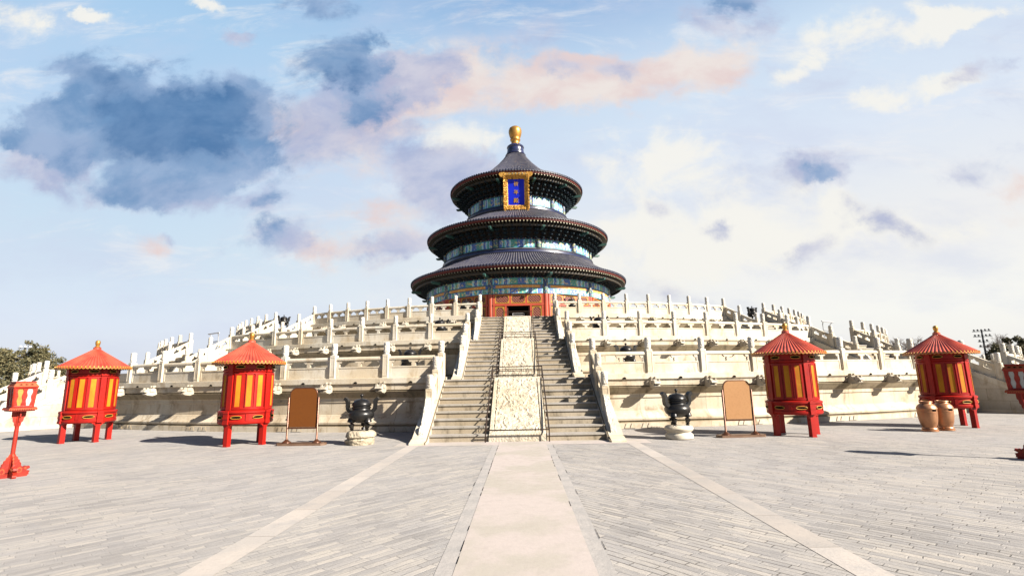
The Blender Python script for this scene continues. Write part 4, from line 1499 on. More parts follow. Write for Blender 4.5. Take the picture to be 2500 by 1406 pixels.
    for ch, zc in ((qi, 3.05), (nian, 2.05), (dian, 1.05)):
        m = MB()
        sz = 0.56
        for st in ch:
            for (x0, y0), (x1, y1) in zip(st, st[1:]):
                A = Vector(((x0 - 0.5) * sz, 0, (y0 - 0.5) * sz)); Bq = Vector(((x1 - 0.5) * sz, 0, (y1 - 0.5) * sz))
                d = (Bq - A); L = d.length; d.normalize()
                n = Vector((-d.z, 0, d.x)) * 0.030
                A = A - d * 0.012; Bq = Bq + d * 0.012
                o = [A + n, A - n, Bq - n, Bq + n]
                vs = [M @ (Vector((0, -0.185, zc)) + q) for q in o] + [M @ (Vector((0, -0.149, zc)) + q) for q in o]
                m.add(vs, [(0, 1, 2, 3), (7, 6, 5, 4), (0, 4, 5, 1), (1, 5, 6, 2), (2, 6, 7, 3), (3, 7, 4, 0)], 'gold_paint')
        m.build('lettering', t)


plaque()


# ------------------------------------------------------------------ red drum-shaped lantern houses
def lantern_house():
    t = thing('round_red_shrine', '', 'shrine')
    t.scale = (0.86, 0.86, 1.0)
    # legs, running up as pilasters
    for i in range(4):
        a = radians(45 + 90 * i)
        m = MB()
        M = Matrix.Rotation(a, 4, 'Z')
        m.prism([(-0.082, -0.082), (0.082, -0.082), (0.088, 0.088), (-0.088, 0.088)], 'Z', 0.0, 0.70, 'red_paint', M @ Matrix.Translation((0, -0.80, 0)))
        m.box((0, 0, 0), (0.18, 0.18, 0.035), 'red_paint', M=M @ Matrix.Translation((0, -0.80, 0.018)))
        # carved spandrels either side
        for s in (-1, 1):
            m.prism([(s * 0.085, 0.66), (s * 0.085, 0.56), (s * 0.13, 0.58), (s * 0.15, 0.615), (s * 0.20, 0.63), (s * 0.24, 0.66)], 'Y', -0.05, 0.02, 'red_paint', M @ Matrix.Translation((0, -0.82, 0)))
        m.build('leg', t)
    # body
    m = MB()
    m.lathe([(0.011, 0.65), (0.860, 0.65), (0.908, 0.67), (0.924, 0.70), (0.924, 0.755), (0.898, 0.77), (0.898, 0.965), (0.924, 0.98), (0.941, 1.00), (0.941, 1.045), (0.914, 1.06), (0.860, 1.075), (0.822, 1.08), (0.812, 1.10)], 64, 'red_paint')
    for i in range(4):                        # blocks where the legs pass the lower box
        a = radians(45 + 90 * i)
        M = Matrix.Rotation(a, 4, 'Z')
        m.box((0, 0, 0), (0.20, 0.10, 0.40), 'red_paint', M=M @ Matrix.Translation((0, -0.914, 0.855)))
        for zz in (0.70, 0.855, 1.02):
            m.box((0, 0, 0), (0.215, 0.05, 0.07), 'red_paint', M=M @ Matrix.Translation((0, -0.951, zz)))
        a2 = radians(90 * i)
        M = Matrix.Rotation(a2, 4, 'Z')
        m.box((0, 0, 0), (0.10, 0.06, 0.20), 'red_paint', M=M @ Matrix.Translation((0, -0.898, 0.867)))
    box = m.build('base_drum', t, 40)
    m = MB()
    m.lathe([(0.864, 1.08), (0.842, 1.10), (0.825, 1.12), (0.825, 2.22), (0.847, 2.25), (0.876, 2.27), (0.876, 2.30), (0.847, 2.32), (0.842, 2.48), (0.881, 2.50), (0.904, 2.53), (0.927, 2.56)], 64, 'red_paint')
    for i in range(4):
        a = radians(45 + 90 * i)
        M = Matrix.Rotation(a, 4, 'Z')
        m.box((0, 0, 0), (0.19, 0.10, 1.18), 'red_paint', M=M @ Matrix.Translation((0, -0.831, 1.67)))
        m.box((0, 0, 0), (0.20, 0.07, 0.24), 'red_paint', M=M @ Matrix.Translation((0, -0.864, 2.39)))
        m.box((0, 0, 0), (0.22, 0.06, 0.07), 'red_paint', M=M @ Matrix.Translation((0, -0.887, 2.285)))
        for dd in (-15, 15):
            M2 = Matrix.Rotation(radians(90 * i + dd), 4, 'Z')
            m.box((0, 0, 0), (0.10, 0.05, 1.10), 'red_paint', M=M2 @ Matrix.Translation((0, -0.831, 1.67)))
        for dd in (-33, 33):
            M2 = Matrix.Rotation(radians(90 * i + dd), 4, 'Z')
            m.box((0, 0, 0), (0.05, 0.05, 1.10), 'red_paint', M=M2 @ Matrix.Translation((0, -0.831, 1.67)))
    for zz in (1.13, 2.20):
        m.lathe([(0.825, zz - 0.02), (0.864, zz - 0.02), (0.864, zz + 0.02), (0.825, zz + 0.02)], 64, 'red_paint')
    body = m.build('body', t, 40)
    # yellow panels
    p0 = None
    for i in range(4):
        for dd in (-24, 0, 24):
            a = radians(90 * i + dd)
            if p0 is None:
                m = MB()
                w = 0.088
                m.box((0, -0.006, 1.665), (w * 2, 0.02, 0.96), 'yellow_silk')
                p0 = m.build('window', t, None, (0.834 * sin(a), -0.834 * cos(a), 0), a)
                fm = MB()
                for s in (-1, 1):
                    fm.box((s * (w + 0.012), -0.008, 1.665), (0.026, 0.035, 1.02), 'red_paint')
                for zz in (1.17, 2.16):
                    fm.box((0, -0.008, zz), (w * 2, 0.035, 0.032), 'red_paint')
                fm.build('window_frame', p0)
            else:
                c = link_copy(p0, t, (0.834 * sin(a), -0.834 * cos(a), 0), a)
                link_copy(p0.children[0], c)
    # oval vents with gilt rims, on the lower drum and the frieze
    v0 = None
    for zc, r, wd in ((0.867, 0.905, 0.18), (2.40, 0.850, 0.16)):
        v0 = None
        for i in range(4):
            for dd in (-22.5, 22.5):
                a = radians(90 * i + dd)
                loc = (r * sin(a), -r * cos(a), zc)
                if v0 is None:
                    n = 20
                    ring, hole = [], []
                    for q in range(n):
                        tt = 2 * pi * q / n
                        cxx = wd * (abs(cos(tt)) ** 0.7) * (1 if cos(tt) > 0 else -1)
                        ring.append((cxx, 0.042 * sin(tt)))
                    m = MB()
                    m.prism([(x * 0.93, zz * 0.72) for x, zz in ring], 'Y', -0.014, 0.01, 'black')
                    v0 = m.build('vent', t, None, loc, a)
                    g = MB()
                    g.tube([(x, -0.012 - 0.0, zz) for x, zz in ring], 0.010, 'gold_paint', 6, True)
                    g.build('vent_rim', v0, 60)
                else:
                    c = link_copy(v0, t, loc, a)
                    link_copy(v0.children[0], c)
    # ribbed conical roof with scalloped gilt edge
    m = MB()
    N = 60
    sub = 6
    prof = [(1.24, 2.535), (0.95, 2.70), (0.62, 2.895), (0.30, 3.085), (0.12, 3.20)]
    hts = [0, 0.25, 0.85, 1, 0.85, 0.25]
    cols = N * sub
    vs, fs = [], []
    for i in range(cols):
        a = 2 * pi * i / cols
        for r, zz in prof:
            k = min(1, 0.25 + r / 1.24)
            vs.append((r * sin(a), -r * cos(a), zz + 0.034 * hts[i % sub] * k))
    n = len(prof)
    for i in range(cols):
        j = (i + 1) % cols
        for q in range(n - 1):
            fs.append((i * n + q, j * n + q, j * n + q + 1, i * n + q + 1))
    m.add(vs, fs, 'red_roof')
    m.lathe([(0.80, 2.50), (1.22, 2.50), (1.235, 2.535)], 72, 'dark_red_underside')
    m.lathe([(0.115, 3.18), (0.135, 3.20), (0.135, 3.265), (0.11, 3.28), (0.01, 3.28)], 24, 'red_roof')
    roof = m.build('roof', t, 40)
    m = MB()
    for i in range(N):
        a = 2 * pi * (i + 0.0) / N
        M = Matrix.Rotation(a, 4, 'Z') @ Matrix.Translation((0, -1.236, 2.52))
        w = pi * 1.236 / N
        m.prism([(-w, 0.016), (-w, -0.004), (-w * 0.6, -0.026), (0, -0.036), (w * 0.6, -0.026), (w, -0.004), (w, 0.016)], 'Y', -0.010, 0.008, 'red_roof', M)
        m.prism([(-w, 0.006), (-w, -0.006), (-w * 0.6, -0.030), (0, -0.042), (w * 0.6, -0.030), (w, -0.006), (w, 0.006), (w * 0.6, -0.016), (0, -0.026), (-w * 0.6, -0.016)], 'Y', -0.016, -0.011, 'gold_paint', M)
        a = 2 * pi * (i + 0.5) / N
        M = Matrix.Rotation(a, 4, 'Z') @ Matrix.Translation((0, -1.243, 2.553))
        m.prism([(0.026 * cos(2 * pi * q / 8), 0.026 * sin(2 * pi * q / 8)) for q in range(8)], 'Y', -0.012, 0.01, 'gold_paint', M)
    m.build('gilt_edge', roof)
    m = MB()
    m.lathe([(0.085, 3.275), (0.10, 3.29), (0.085, 3.31), (0.06, 3.33), (0.075, 3.36), (0.09, 3.42), (0.09, 3.47), (0.07, 3.51), (0.03, 3.53), (0.003, 3.533)], 24, 'gold')
    m.build('finial', roof, 50)
    return t


H0 = lantern_house()
GH = 'round red shrines in front of the terrace'
H0.location = (-15.33, 18.0, 0)
H0.rotation_euler.z = radians(18.5)
H0['label'] = 'round red shrine on legs at far left, behind the left lamp post'
H0['group'] = GH
dup(H0, (-8.83, 16.38, 0), radians(31), 'round red shrine on legs standing beside the dark brown sign board', GH)
dup(H0, (8.66, 16.55, 0), radians(-35), 'round red shrine on legs standing beside the tan sign board', GH)
dup(H0, (15.03, 18.4, 0), radians(-23), 'round red shrine on legs standing behind the two copper bins', GH)


# ------------------------------------------------------------------ red lamp posts
def lamp_post(panes):
    t = thing('lamp_post', '', 'lamp post')
    t.scale = (0.68, 0.68, 1.0)
    # cross-shaped foot with drum stones and beast heads
    m = MB()
    for i in range(2):
        M = Matrix.Rotation(i * pi / 2, 4, 'Z')
        m.prism([(-0.40, 0.0), (-0.41, 0.05), (-0.34, 0.085), (0.34, 0.085), (0.41, 0.05), (0.40, 0.0)], 'Y', -0.055 + i * 0.003, 0.055 - i * 0.003, 'red_wood', M)
    for i in range(4):
        M = Matrix.Rotation(i * pi / 2, 4, 'Z')
        # drum
        c = [(0.20 + 0.095 * cos(2 * pi * q / 14), 0.135 + 0.095 * sin(2 * pi * q / 14)) for q in range(14)]
        m.prism(c, 'Y', -0.045, 0.045, 'red_wood', M)
        c = [(0.20 + 0.062 * cos(2 * pi * q / 12), 0.135 + 0.062 * sin(2 * pi * q / 12)) for q in range(12)]
        m.prism(c, 'Y', -0.054, 0.054, 'orange_wood', M)
        c = [(0.20 + 0.040 * cos(2 * pi * q / 12), 0.135 + 0.040 * sin(2 * pi * q / 12)) for q in range(12)]
        m.prism(c, 'Y', -0.060, 0.060, 'red_wood', M)
        # beast head with open jaw
        m.prism([(0.26, 0.06), (0.27, 0.19), (0.33, 0.215), (0.37, 0.20), (0.43, 0.205), (0.45, 0.16), (0.36, 0.125), (0.45, 0.105), (0.43, 0.06), (0.44, 0.03), (0.30, 0.0)], 'Y', -0.05, 0.05, 'red_wood', M)
        for s in (-1, 1):
            c = [(0.335 + 0.028 * cos(2 * pi * q / 8), 0.165 + 0.028 * sin(2 * pi * q / 8)) for q in range(8)]
            m.prism(c, 'Y', s * 0.045, s * 0.060, 'orange_wood', M)
    m.build('foot', t)
    # lower wings: four lobed boards
    m = MB()
    wing = [(0.03, 0.08), (0.19, 0.14), (0.235, 0.22), (0.225, 0.28), (0.19, 0.30), (0.185, 0.34), (0.14, 0.36), (0.13, 0.40), (0.09, 0.42), (0.06, 0.47), (0.03, 0.49)]
    for i in range(4):
        M = Matrix.Rotation(i * pi / 2, 4, 'Z')
        m.prism(wing, 'Y', -0.022, 0.022, 'red_wood', M)
        m.tube([M @ Vector((x * 0.95 + 0.004, 0, zz)) for x, zz in wing[1:]], 0.012, 'orange_wood', 5)
    m.build('lower_wing', t)
    m = MB()
    m.lathe([(0.055, 0.06), (0.055, 1.36)], 14, 'red_wood', cap=True)
    m.build('pole', t, 60)
    m = MB()
    wing = [(0.03, 1.04), (0.075, 1.055), (0.085, 1.12), (0.12, 1.15), (0.13, 1.22), (0.165, 1.25), (0.17, 1.36), (0.03, 1.36)]
    for i in range(4):
        M = Matrix.Rotation(i * pi / 2, 4, 'Z')
        m.prism(wing, 'Y', -0.018, 0.018, 'red_wood', M)
    m.build('upper_wing', t)
    # tray
    m = MB()
    m.box((0, 0, 1.372), (0.58, 0.58, 0.024), 'red_wood')
    m.box((0, 0, 1.405), (0.66, 0.66, 0.042), 'orange_wood')
    m.box((0, 0, 1.434), (0.63, 0.63, 0.018), 'red_wood')
    for s in (-1, 1):
        for q in range(12):
            x = -0.30 + 0.6 * q / 11
            m.box((x, s * 0.332, 1.40), (0.024, 0.012, 0.024), 'red_wood')
            m.box((s * 0.332, x, 1.40), (0.012, 0.024, 0.024), 'red_wood')
    m.build('tray', t)
    # square lamp box, a little wider at the top, two panes to a side
    bt, tp, z0, z1 = 0.235, 0.262, 1.445, 1.86

    def P(i, f, q, o=0.0):
        """point on side i, f across (0..1), q up (0..1), o outwards"""
        h = bt + (tp - bt) * q
        return Matrix.Rotation(i * pi / 2, 4, 'Z') @ Vector((h * (2 * f - 1), -h - o, z0 + (z1 - z0) * q))
    fm = MB()
    for i in range(4):
        fm.tube([P(i, 0, -0.03), P(i, 0, 1.03)], 0.030, 'red_wood', 6)
        for q in (0.03, 0.97):
            fm.tube([P(i, 0, q), P(i, 1, q)], 0.022, 'red_wood', 6)
        # fretted boards leaving two wavy openings
        def wave(q, k):
            return 0.028 * sin(q * 4.5 * pi + k)
        for lo, hi in ((0.03, 0.17), (0.39, 0.61), (0.83, 0.97)):
            N = 12
            vs = []
            for k in range(N + 1):
                q = k / N
                l_ = lo - (wave(q, 0) if lo > 0.1 else 0)
                h_ = hi + (wave(q, 0) if hi < 0.9 else 0)
                vs += [P(i, l_, q, 0.012), P(i, h_, q, 0.012), P(i, h_, q, -0.006), P(i, l_, q, -0.006)]
            fs = []
            for k in range(N):
                for e in range(4):
                    e2 = (e + 1) % 4
                    fs.append((k * 4 + e, k * 4 + e2, k * 4 + 4 + e2, k * 4 + 4 + e))
            fm.add(vs, fs, 'red_wood')
    box = fm.build('lamp_box', t)
    for i in range(4):
        for k, (lo, hi) in enumerate(((0.10, 0.46), (0.54, 0.90))):
            g = MB()
            vs = [P(i, f, q, o) for o in (-0.010, -0.016) for f, q in ((lo, 0.02), (hi, 0.02), (hi, 0.98), (lo, 0.98))]
            g.add(vs, [(0, 1, 2, 3), (7, 6, 5, 4), (0, 4, 5, 1), (1, 5, 6, 2), (2, 6, 7, 3), (3, 7, 4, 0)], panes[i][k])
            g.build('glass_pane', box)
    r = MB()

    def ring(pr, mt):
        for (ra, za), (rb, zb) in zip(pr, pr[1:]):
            vs = [(sx * q, sy * q, zz) for q, zz in ((ra, za), (rb, zb)) for sx, sy in ((-1, -1), (1, -1), (1, 1), (-1, 1))]
            r.add(vs, [(k, (k + 1) % 4, 4 + (k + 1) % 4, 4 + k) for k in range(4)], mt)
    ring([(0.01, 1.85), (0.295, 1.85), (0.305, 1.875)], 'red_wood')
    ring([(0.305, 1.875), (0.235, 1.955)], 'orange_wood')
    ring([(0.235, 1.955), (0.255, 1.962), (0.255, 1.985), (0.01, 1.985)], 'red_wood')
    for i in range(4):
        M = Matrix.Rotation(i * pi / 2, 4, 'Z') @ Matrix.Translation((0, -0.274, 1.915)) @ Matrix.Rotation(radians(-41), 4, 'X')
        for x in (-0.13, 0.0, 0.13):
            r.prism([(x - 0.045, 0), (x - 0.015, 0.010), (x, 0.018), (x + 0.015, 0.010), (x + 0.045, 0), (x, -0.012)], 'Y', -0.006, 0.004, 'black', M)
    r.build('lamp_roof', t)
    return t


L0 = lamp_post([('lamp_amber', 'lamp_glass'), ('lamp_glass', 'lamp_glass'), ('lamp_glass', 'lamp_glass'), ('lamp_glass', 'lamp_glass')])
L0.location = (-10.80, 10.90, 0)
L0.rotation_euler.z = radians(60)
L0['label'] = 'red wooden lamp post at the left edge with one amber and one white pane'
L0['group'] = 'red wooden lamp posts'
L1 = lamp_post([('lamp_glass', 'lamp_glass')] * 4)
L1.location = (10.76, 11.2, 0)
L1.rotation_euler.z = radians(-58)
L1['label'] = 'red wooden lamp post cut off by the right edge, grey panes in shade'
L1['group'] = 'red wooden lamp posts'


# ------------------------------------------------------------------ tripod censers on pedestals
def censer():
    t = thing('bronze_censer', '', 'censer')
    m = MB()
    m.lathe([(0.001, 0.235), (0.14, 0.245), (0.26, 0.29), (0.355, 0.37), (0.395, 0.46), (0.39, 0.52), (0.345, 0.59), (0.31, 0.615), (0.275, 0.63), (0.265, 0.67), (0.285, 0.685), (0.29, 0.71), (0.265, 0.725), (0.262, 0.745), (0.30, 0.76), (0.30, 0.785), (0.27, 0.79), (0.24, 0.79)], 40, 'bronze')
    m.build('bowl', t, 40)
    l = MB()
    l.lathe([(0.275, 0.79), (0.29, 0.80), (0.285, 0.82), (0.255, 0.865), (0.205, 0.925), (0.12, 0.955), (0.05, 0.965), (0.03, 0.975), (0.024, 1.005), (0.03, 1.02), (0.052, 1.045), (0.056, 1.065), (0.045, 1.09), (0.02, 1.105), (0.001, 1.108)], 36, 'bronze')
    l.build('lid', t, 45)
    # three cabriole legs with ball knees
    for i in range(3):
        a = radians(60 + 120 * i)
        g = MB()
        pts = [(0.25, 0.36), (0.285, 0.33), (0.30, 0.27), (0.295, 0.20), (0.275, 0.13), (0.265, 0.085), (0.268, 0.06), (0.27, 0.045), (0.27, 0.0)]
        rs = [0.10, 0.115, 0.118, 0.10, 0.070, 0.058, 0.072, 0.06, 0.072]
        M = Matrix.Rotation(a, 4, 'Z')
        g.tube([M @ Vector((0, -r, zz)) for r, zz in pts], rs, 'bronze', 14)
        g.build('leg', t, 60)
    # upright flaring ears
    for s in (-1, 1):
        e = MB()
        path = [(0.30, 0.575), (0.36, 0.60), (0.415, 0.66), (0.43, 0.74), (0.425, 0.82), (0.435, 0.89), (0.47, 0.945), (0.525, 0.985)]
        wid = [0.06, 0.065, 0.065, 0.06, 0.06, 0.065, 0.065, 0.055]
        vs, fs = [], []
        for i, (x, zz) in enumerate(path):
            a = path[max(i - 1, 0)]; b = path[min(i + 1, len(path) - 1)]
            d = Vector((b[0] - a[0], b[1] - a[1])).normalized()
            nx, nz = -d.y, d.x
            th = wid[i]
            for q, yy in ((-1, -0.085), (1, -0.085), (1, 0.085), (-1, 0.085)):
                vs.append((s * (x + nx * th * q * 0.75), yy, zz + nz * th * q * 0.75))
        for i in range(len(path) - 1):
            for k in range(4):
                k2 = (k + 1) % 4
                f = (i * 4 + k, i * 4 + k2, (i + 1) * 4 + k2, (i + 1) * 4 + k)
                fs.append(f if s < 0 else f[::-1])
        fs.append((0, 1, 2, 3) if s > 0 else (3, 2, 1, 0))
        q = (len(path) - 1) * 4
        fs.append((q + 3, q + 2, q + 1, q) if s > 0 else (q, q + 1, q + 2, q + 3))
        e.add(vs, fs, 'bronze')
        e.build('ear', t, 40)
    return t


def turned_pedestal():
    m = MB()
    m.lathe([(0.36, 0.0), (0.405, 0.03), (0.415, 0.10), (0.40, 0.15), (0.355, 0.175), (0.345, 0.205), (0.375, 0.23), (0.42, 0.275), (0.43, 0.32), (0.40, 0.375), (0.36, 0.395), (0.001, 0.40)], 48, 'marble')
    return m


def rough_pedestal():
    m = MB()
    n, rows = 40, 14
    vs, fs = [], []
    for j in range(rows + 1):
        f = j / rows
        for i in range(n):
            a = 2 * pi * i / n
            base = 0.40 + 0.035 * sin(f * pi) - (0.055 if 0.40 < f < 0.55 else 0.0) - 0.05 * max(0, f - 0.9) / 0.1
            q = Vector((sin(a) * 2.2, cos(a) * 2.2, f * 2.0))
            r = base + 0.055 * mnoise.noise(q) + 0.025 * mnoise.noise(q * 2.7)
            vs.append((r * sin(a), -r * cos(a), 0.405 * f))
    for j in range(rows):
        for i in range(n):
            i2 = (i + 1) % n
            fs.append((j * n + i, j * n + i2, (j + 1) * n + i2, (j + 1) * n + i))
    vs.append((0, 0, 0.405))
    for i in range(n):
        fs.append((rows * n + i, rows * n + (i + 1) % n, len(vs) - 1))
    m.add(vs, fs, 'rock')
    return m


C0 = censer()
GC = 'lidded bronze tripod censers'
GP = 'stone pedestals under the censers'
C0['group'] = GC
spots = [(-4.97, 15.9, 0, 'dark bronze tripod censer on the rough stone block left of the stairs', 0),
         (4.80, 16.0, 0, 'dark bronze tripod censer on the smooth white drum right of the stairs', 20),
         (-4.98, 22.7, 1, 'bronze censer on the lowest tier left of the stairs, half hidden by balustrade', 0),
         (4.72, 22.7, 1, 'bronze censer on the lowest tier right of the stairs, half hidden by balustrade', 15),
         (-4.60, 28.6, 2, 'bronze censer on the middle tier left of the stairs, only lid and ears showing', 0),
         (4.50, 28.6, 2, 'bronze censer on the middle tier right of the stairs, only lid and ears showing', 0),
         (-3.70, 34.2, 3, 'bronze censer on the top tier left of the stairs, before the red hall wall', 0),
         (3.56, 34.2, 3, 'bronze censer on the top tier right of the stairs, before the red hall wall', 0),
         (-19.22, 40.3, 3, 'bronze censer against the sky above the left side stairs', 55),
         (18.75, 40.5, 3, 'bronze censer against the sky above the right side stairs', 28)]
RP = rough_pedestal().build('stone_pedestal', None, 50, (spots[0][0], spots[0][1], 0), radians(150))
tag(RP, 'rough lumpy tan stone block carrying the left ground censer', 'pedestal', GP)
TP = turned_pedestal().build('stone_pedestal', None, 40, (spots[1][0], spots[1][1], 0), 0)
tag(TP, 'smooth white drum with a waist carrying the right ground censer', 'pedestal', GP)
for i, (x, y, lv, lab, rot) in enumerate(spots):
    zf = ([0.0] + list(FLOOR))[lv]
    if i == 0:
        C0.location = (x, y, 0.395); C0.rotation_euler.z = radians(rot); C0['label'] = lab
    else:
        dup(C0, (x, y, zf + 0.395), radians(rot), lab, GC)
    if i > 1:
        c = link_copy(TP, None, (x, y, zf), 0)
        tag(c, 'white stone drum under the ' + lab.split(',')[0].replace('bronze ', ''), 'pedestal', GP)


# ------------------------------------------------------------------ sign boards
def sign(loc, rz, board, lab, dark_frame):
    t = thing('sign_board', lab, 'sign', loc, rz, 'standing sign boards')
    m = MB()
    pts = []
    for sx, a0 in ((1, -90), (1, 0), (-1, 90), (-1, 180)):
        pass
    w, d, c = 0.76, 0.17, 0.09
    pts = [(-w + c, -d), (w - c, -d), (w, -d + c), (w, d - c), (w - c, d), (-w + c, d), (-w, d - c), (-w, -d + c)]
    m.prism(pts, 'Z', 0.0, 0.065, 'sign_base')
    m.prism([(x * 0.985, y * 0.95) for x, y in pts], 'Z', 0.065, 0.078, 'sign_metal')
    m.build('base', t)
    for s in (-1, 1):
        p = MB()
        p.lathe([(0.135, 0.078), (0.13, 0.10), (0.09, 0.125), (0.045, 0.165), (0.03, 0.185), (0.03, 1.43), (0.022, 1.44), (0.001, 1.44)], 18, 'sign_metal', c=(s * 0.47, 0, 0))
        p.build('post', t, 40)
    # rounded-top panel and its frame
    W, z0, z1, r = 0.415, 0.54, 1.70, 0.19
    out = [(-W, z0), (W, z0)]
    for i in range(9):
        a = radians(i * 90 / 8)
        out.append((W - r + r * cos(a), z1 - r + r * sin(a)))
    for i in range(9):
        a = radians(90 + i * 90 / 8)
        out.append((-W + r + r * cos(a), z1 - r + r * sin(a)))
    b = MB()
    b.prism(out, 'Y', -0.016, 0.016, board)
    b.build('board', t)
    f = MB()
    f.tube([(x * 1.03, 0, zz + (0.012 if zz > 1 else -0.02)) for x, zz in out], 0.022, 'sign_metal', 8, True)
    f.box((0, 0, z0 - 0.035), (0.90, 0.05, 0.04), 'sign_metal')
    f.build('board_frame', t, 50)
    return t


sign((-6.78, 15.88, 0), radians(-2), 'board_brown', 'standing sign with a blank dark brown board and rounded top, left of the stairs', True)
sign((6.76, 16.22, 0), radians(5), 'board_tan', 'standing sign with a blank tan board and rounded top, right of the stairs', False)


# ------------------------------------------------------------------ copper bins
def bin_(first=None):
    t = thing('litter_bin', '', 'bin')
    t.scale = (0.82, 0.82, 1.0)
    m = MB()
    m.lathe([(0.27, 0.0), (0.285, 0.02), (0.28, 0.05), (0.245, 0.07), (0.262, 0.085), (0.255, 0.105), (0.225, 0.13), (0.235, 0.16), (0.275, 0.24), (0.303, 0.36), (0.318, 0.48), (0.325, 0.58), (0.325, 0.70)], 40, 'copper')
    m.lathe([(0.325, 0.595), (0.333, 0.60), (0.333, 0.615), (0.325, 0.62)], 40, 'copper')
    m.build('body', t, 40)
    l = MB()
    l.lathe([(0.335, 0.70), (0.342, 0.715), (0.335, 0.735), (0.30, 0.80), (0.24, 0.85), (0.20, 0.875), (0.195, 0.89), (0.225, 0.92), (0.215, 0.945), (0.18, 0.955), (0.16, 0.93), (0.001, 0.925)], 40, 'copper')
    l.build('lid', t, 40)
    o = MB()
    for i in range(6):
        a0 = radians(-17 + 34 * i / 6); a1 = radians(-17 + 34 * (i + 1) / 6)
        q = [(0.328 * sin(a), -0.328 * cos(a)) for a in (a0, a1)]
        e0 = 0.0 if i not in (0, 5) else 0.012
        o.add([(q[0][0], q[0][1], 0.635 + e0), (q[1][0], q[1][1], 0.635 + e0), (q[1][0], q[1][1], 0.695 - e0), (q[0][0], q[0][1], 0.695 - e0)], [(0, 1, 2, 3)], 'black')
    o.build('slot', t)
    d = MB()
    for a0, a1, z0, z1 in ((-14, -13, 0.30, 0.56), (13, 14, 0.30, 0.56), (-14, 14, 0.555, 0.57), (-14, 14, 0.29, 0.305)):
        n = max(1, int((a1 - a0) / 4))
        for i in range(n):
            b0 = radians(a0 + (a1 - a0) * i / n); b1 = radians(a0 + (a1 - a0) * (i + 1) / n)
            rr = lambda zz: 0.332 - 0.05 * max(0, (0.42 - zz) / 0.15) * 0.5
            d.add([(rr(z0) * sin(b0), -rr(z0) * cos(b0), z0), (rr(z0) * sin(b1), -rr(z0) * cos(b1), z0), (rr(z1) * sin(b1), -rr(z1) * cos(b1), z1), (rr(z1) * sin(b0), -rr(z1) * cos(b0), z1)], [(0, 1, 2, 3)], 'copper')
    d.build('door_trim', t)
    return t


B0 = bin_()
B0.location = (13.12, 16.95, 0)
B0.rotation_euler.z = radians(8)
B0['label'] = 'copper litter bin, the one further left before the rightmost red shrine'
B0['group'] = 'copper litter bins'
dup(B0, (13.80, 17.15, 0), radians(8), 'copper litter bin, the one further right before the rightmost red shrine', 'copper litter bins')


# ------------------------------------------------------------------ far things: trees, mast, frames
def conifer(name, loc, h, w, seed, mat, lab, shape, group):
    """old cypress: forked trunk, limbs, clumps of scaly foliage with gaps"""
    rnd = random.Random(seed)
    t = thing(name, lab, 'tree', loc, 0, group)
    tr = MB()
    tips = []
    tr.tube([(0, 0, 0), (0.2, 0, h * 0.35), (0.0, 0.1, h * 0.7), (0.1, 0, h * 0.95)], [0.45, 0.36, 0.2, 0.05], 'bark', 8)
    for (cx_, cz, r) in shape:
        z0 = h * max(0.25, min(0.85, cz - 0.18))
        e = Vector((cx_ * w, rnd.uniform(-0.25, 0.25) * w, h * cz))
        tr.tube([(0, 0, z0), tuple(Vector((0, 0, z0)).lerp(e, 0.5) + Vector((0, 0, 0.3))), tuple(e)], [0.16, 0.10, 0.04], 'bark', 6)
        tips.append((e, r * w))
    tr.build('trunk', t, 50)
    m = MB()
    for e, r in tips:
        for c in range(19):
            d = Vector((rnd.gauss(0, 1), rnd.gauss(0, 1), rnd.gauss(0, 0.75))).normalized() * r * rnd.uniform(0.25, 1.0)
            cc = e + d
            cr_ = r * rnd.uniform(0.22, 0.42)
            for q in range(95):
                v = Vector((rnd.gauss(0, 1), rnd.gauss(0, 1), rnd.gauss(0, 0.7)))
                v = v.normalized() * cr_ * (rnd.random() ** 0.4)
                p = cc + v
                s = rnd.uniform(0.07, 0.17)
                a = Vector((rnd.gauss(0, 1), rnd.gauss(0, 1), rnd.gauss(0, 1))).normalized()
                b = a.cross(Vector((rnd.gauss(0, 1), rnd.gauss(0, 1), rnd.gauss(0, 1)))).normalized()
                m.add([p - a * s, p + b * s * 0.6, p + a * s, p - b * s * 0.6], [(0, 1, 2, 3)], mat if rnd.random() < 0.85 else 'leaf_pine_dark')
    m.build('crown', t)
    return t


def at_dir(px, py, dist):
    d = pix_dir(px, py)
    k = dist / sqrt(d.x ** 2 + d.y ** 2)
    return Vector((d.x * k, d.y * k, EYE + d.z * k))


GT = 'evergreen trees beyond the terrace'
blobs = [(-0.45, 0.50, 0.26), (-0.15, 0.62, 0.28), (0.12, 0.74, 0.27), (0.30, 0.88, 0.20), (0.36, 0.97, 0.13), (-0.30, 0.75, 0.22), (0.30, 0.58, 0.25), (-0.55, 0.66, 0.18), (0.0, 0.45, 0.30), (0.42, 0.42, 0.25), (-0.1, 0.86, 0.16)]
p = at_dir(34, 862, 92)
conifer('evergreen_tree', (p.x, p.y, 0), p.z + 0.4, 9.5, 11, 'leaf_pine', 'large olive green evergreen behind the left lamp post', blobs, GT)
p = at_dir(122, 878, 100)
conifer('evergreen_tree', (p.x, p.y, 0), p.z + 0.3, 6.5, 23, 'leaf_pine', 'smaller rounded evergreen between the big tree and the leftmost shrine roof', [(-0.3, 0.55, 0.25), (0.25, 0.60, 0.26), (0.0, 0.78, 0.24), (0.08, 0.93, 0.15), (-0.2, 0.75, 0.2), (0.4, 0.72, 0.16), (0.0, 0.5, 0.3)], GT)
p = at_dir(-70, 866, 85)
conifer('evergreen_tree', (p.x, p.y, 0), p.z + 0.3, 9.0, 31, 'leaf_pine', 'evergreen at the very left edge, partly outside the frame', blobs, GT)
p = at_dir(2465, 828, 105)
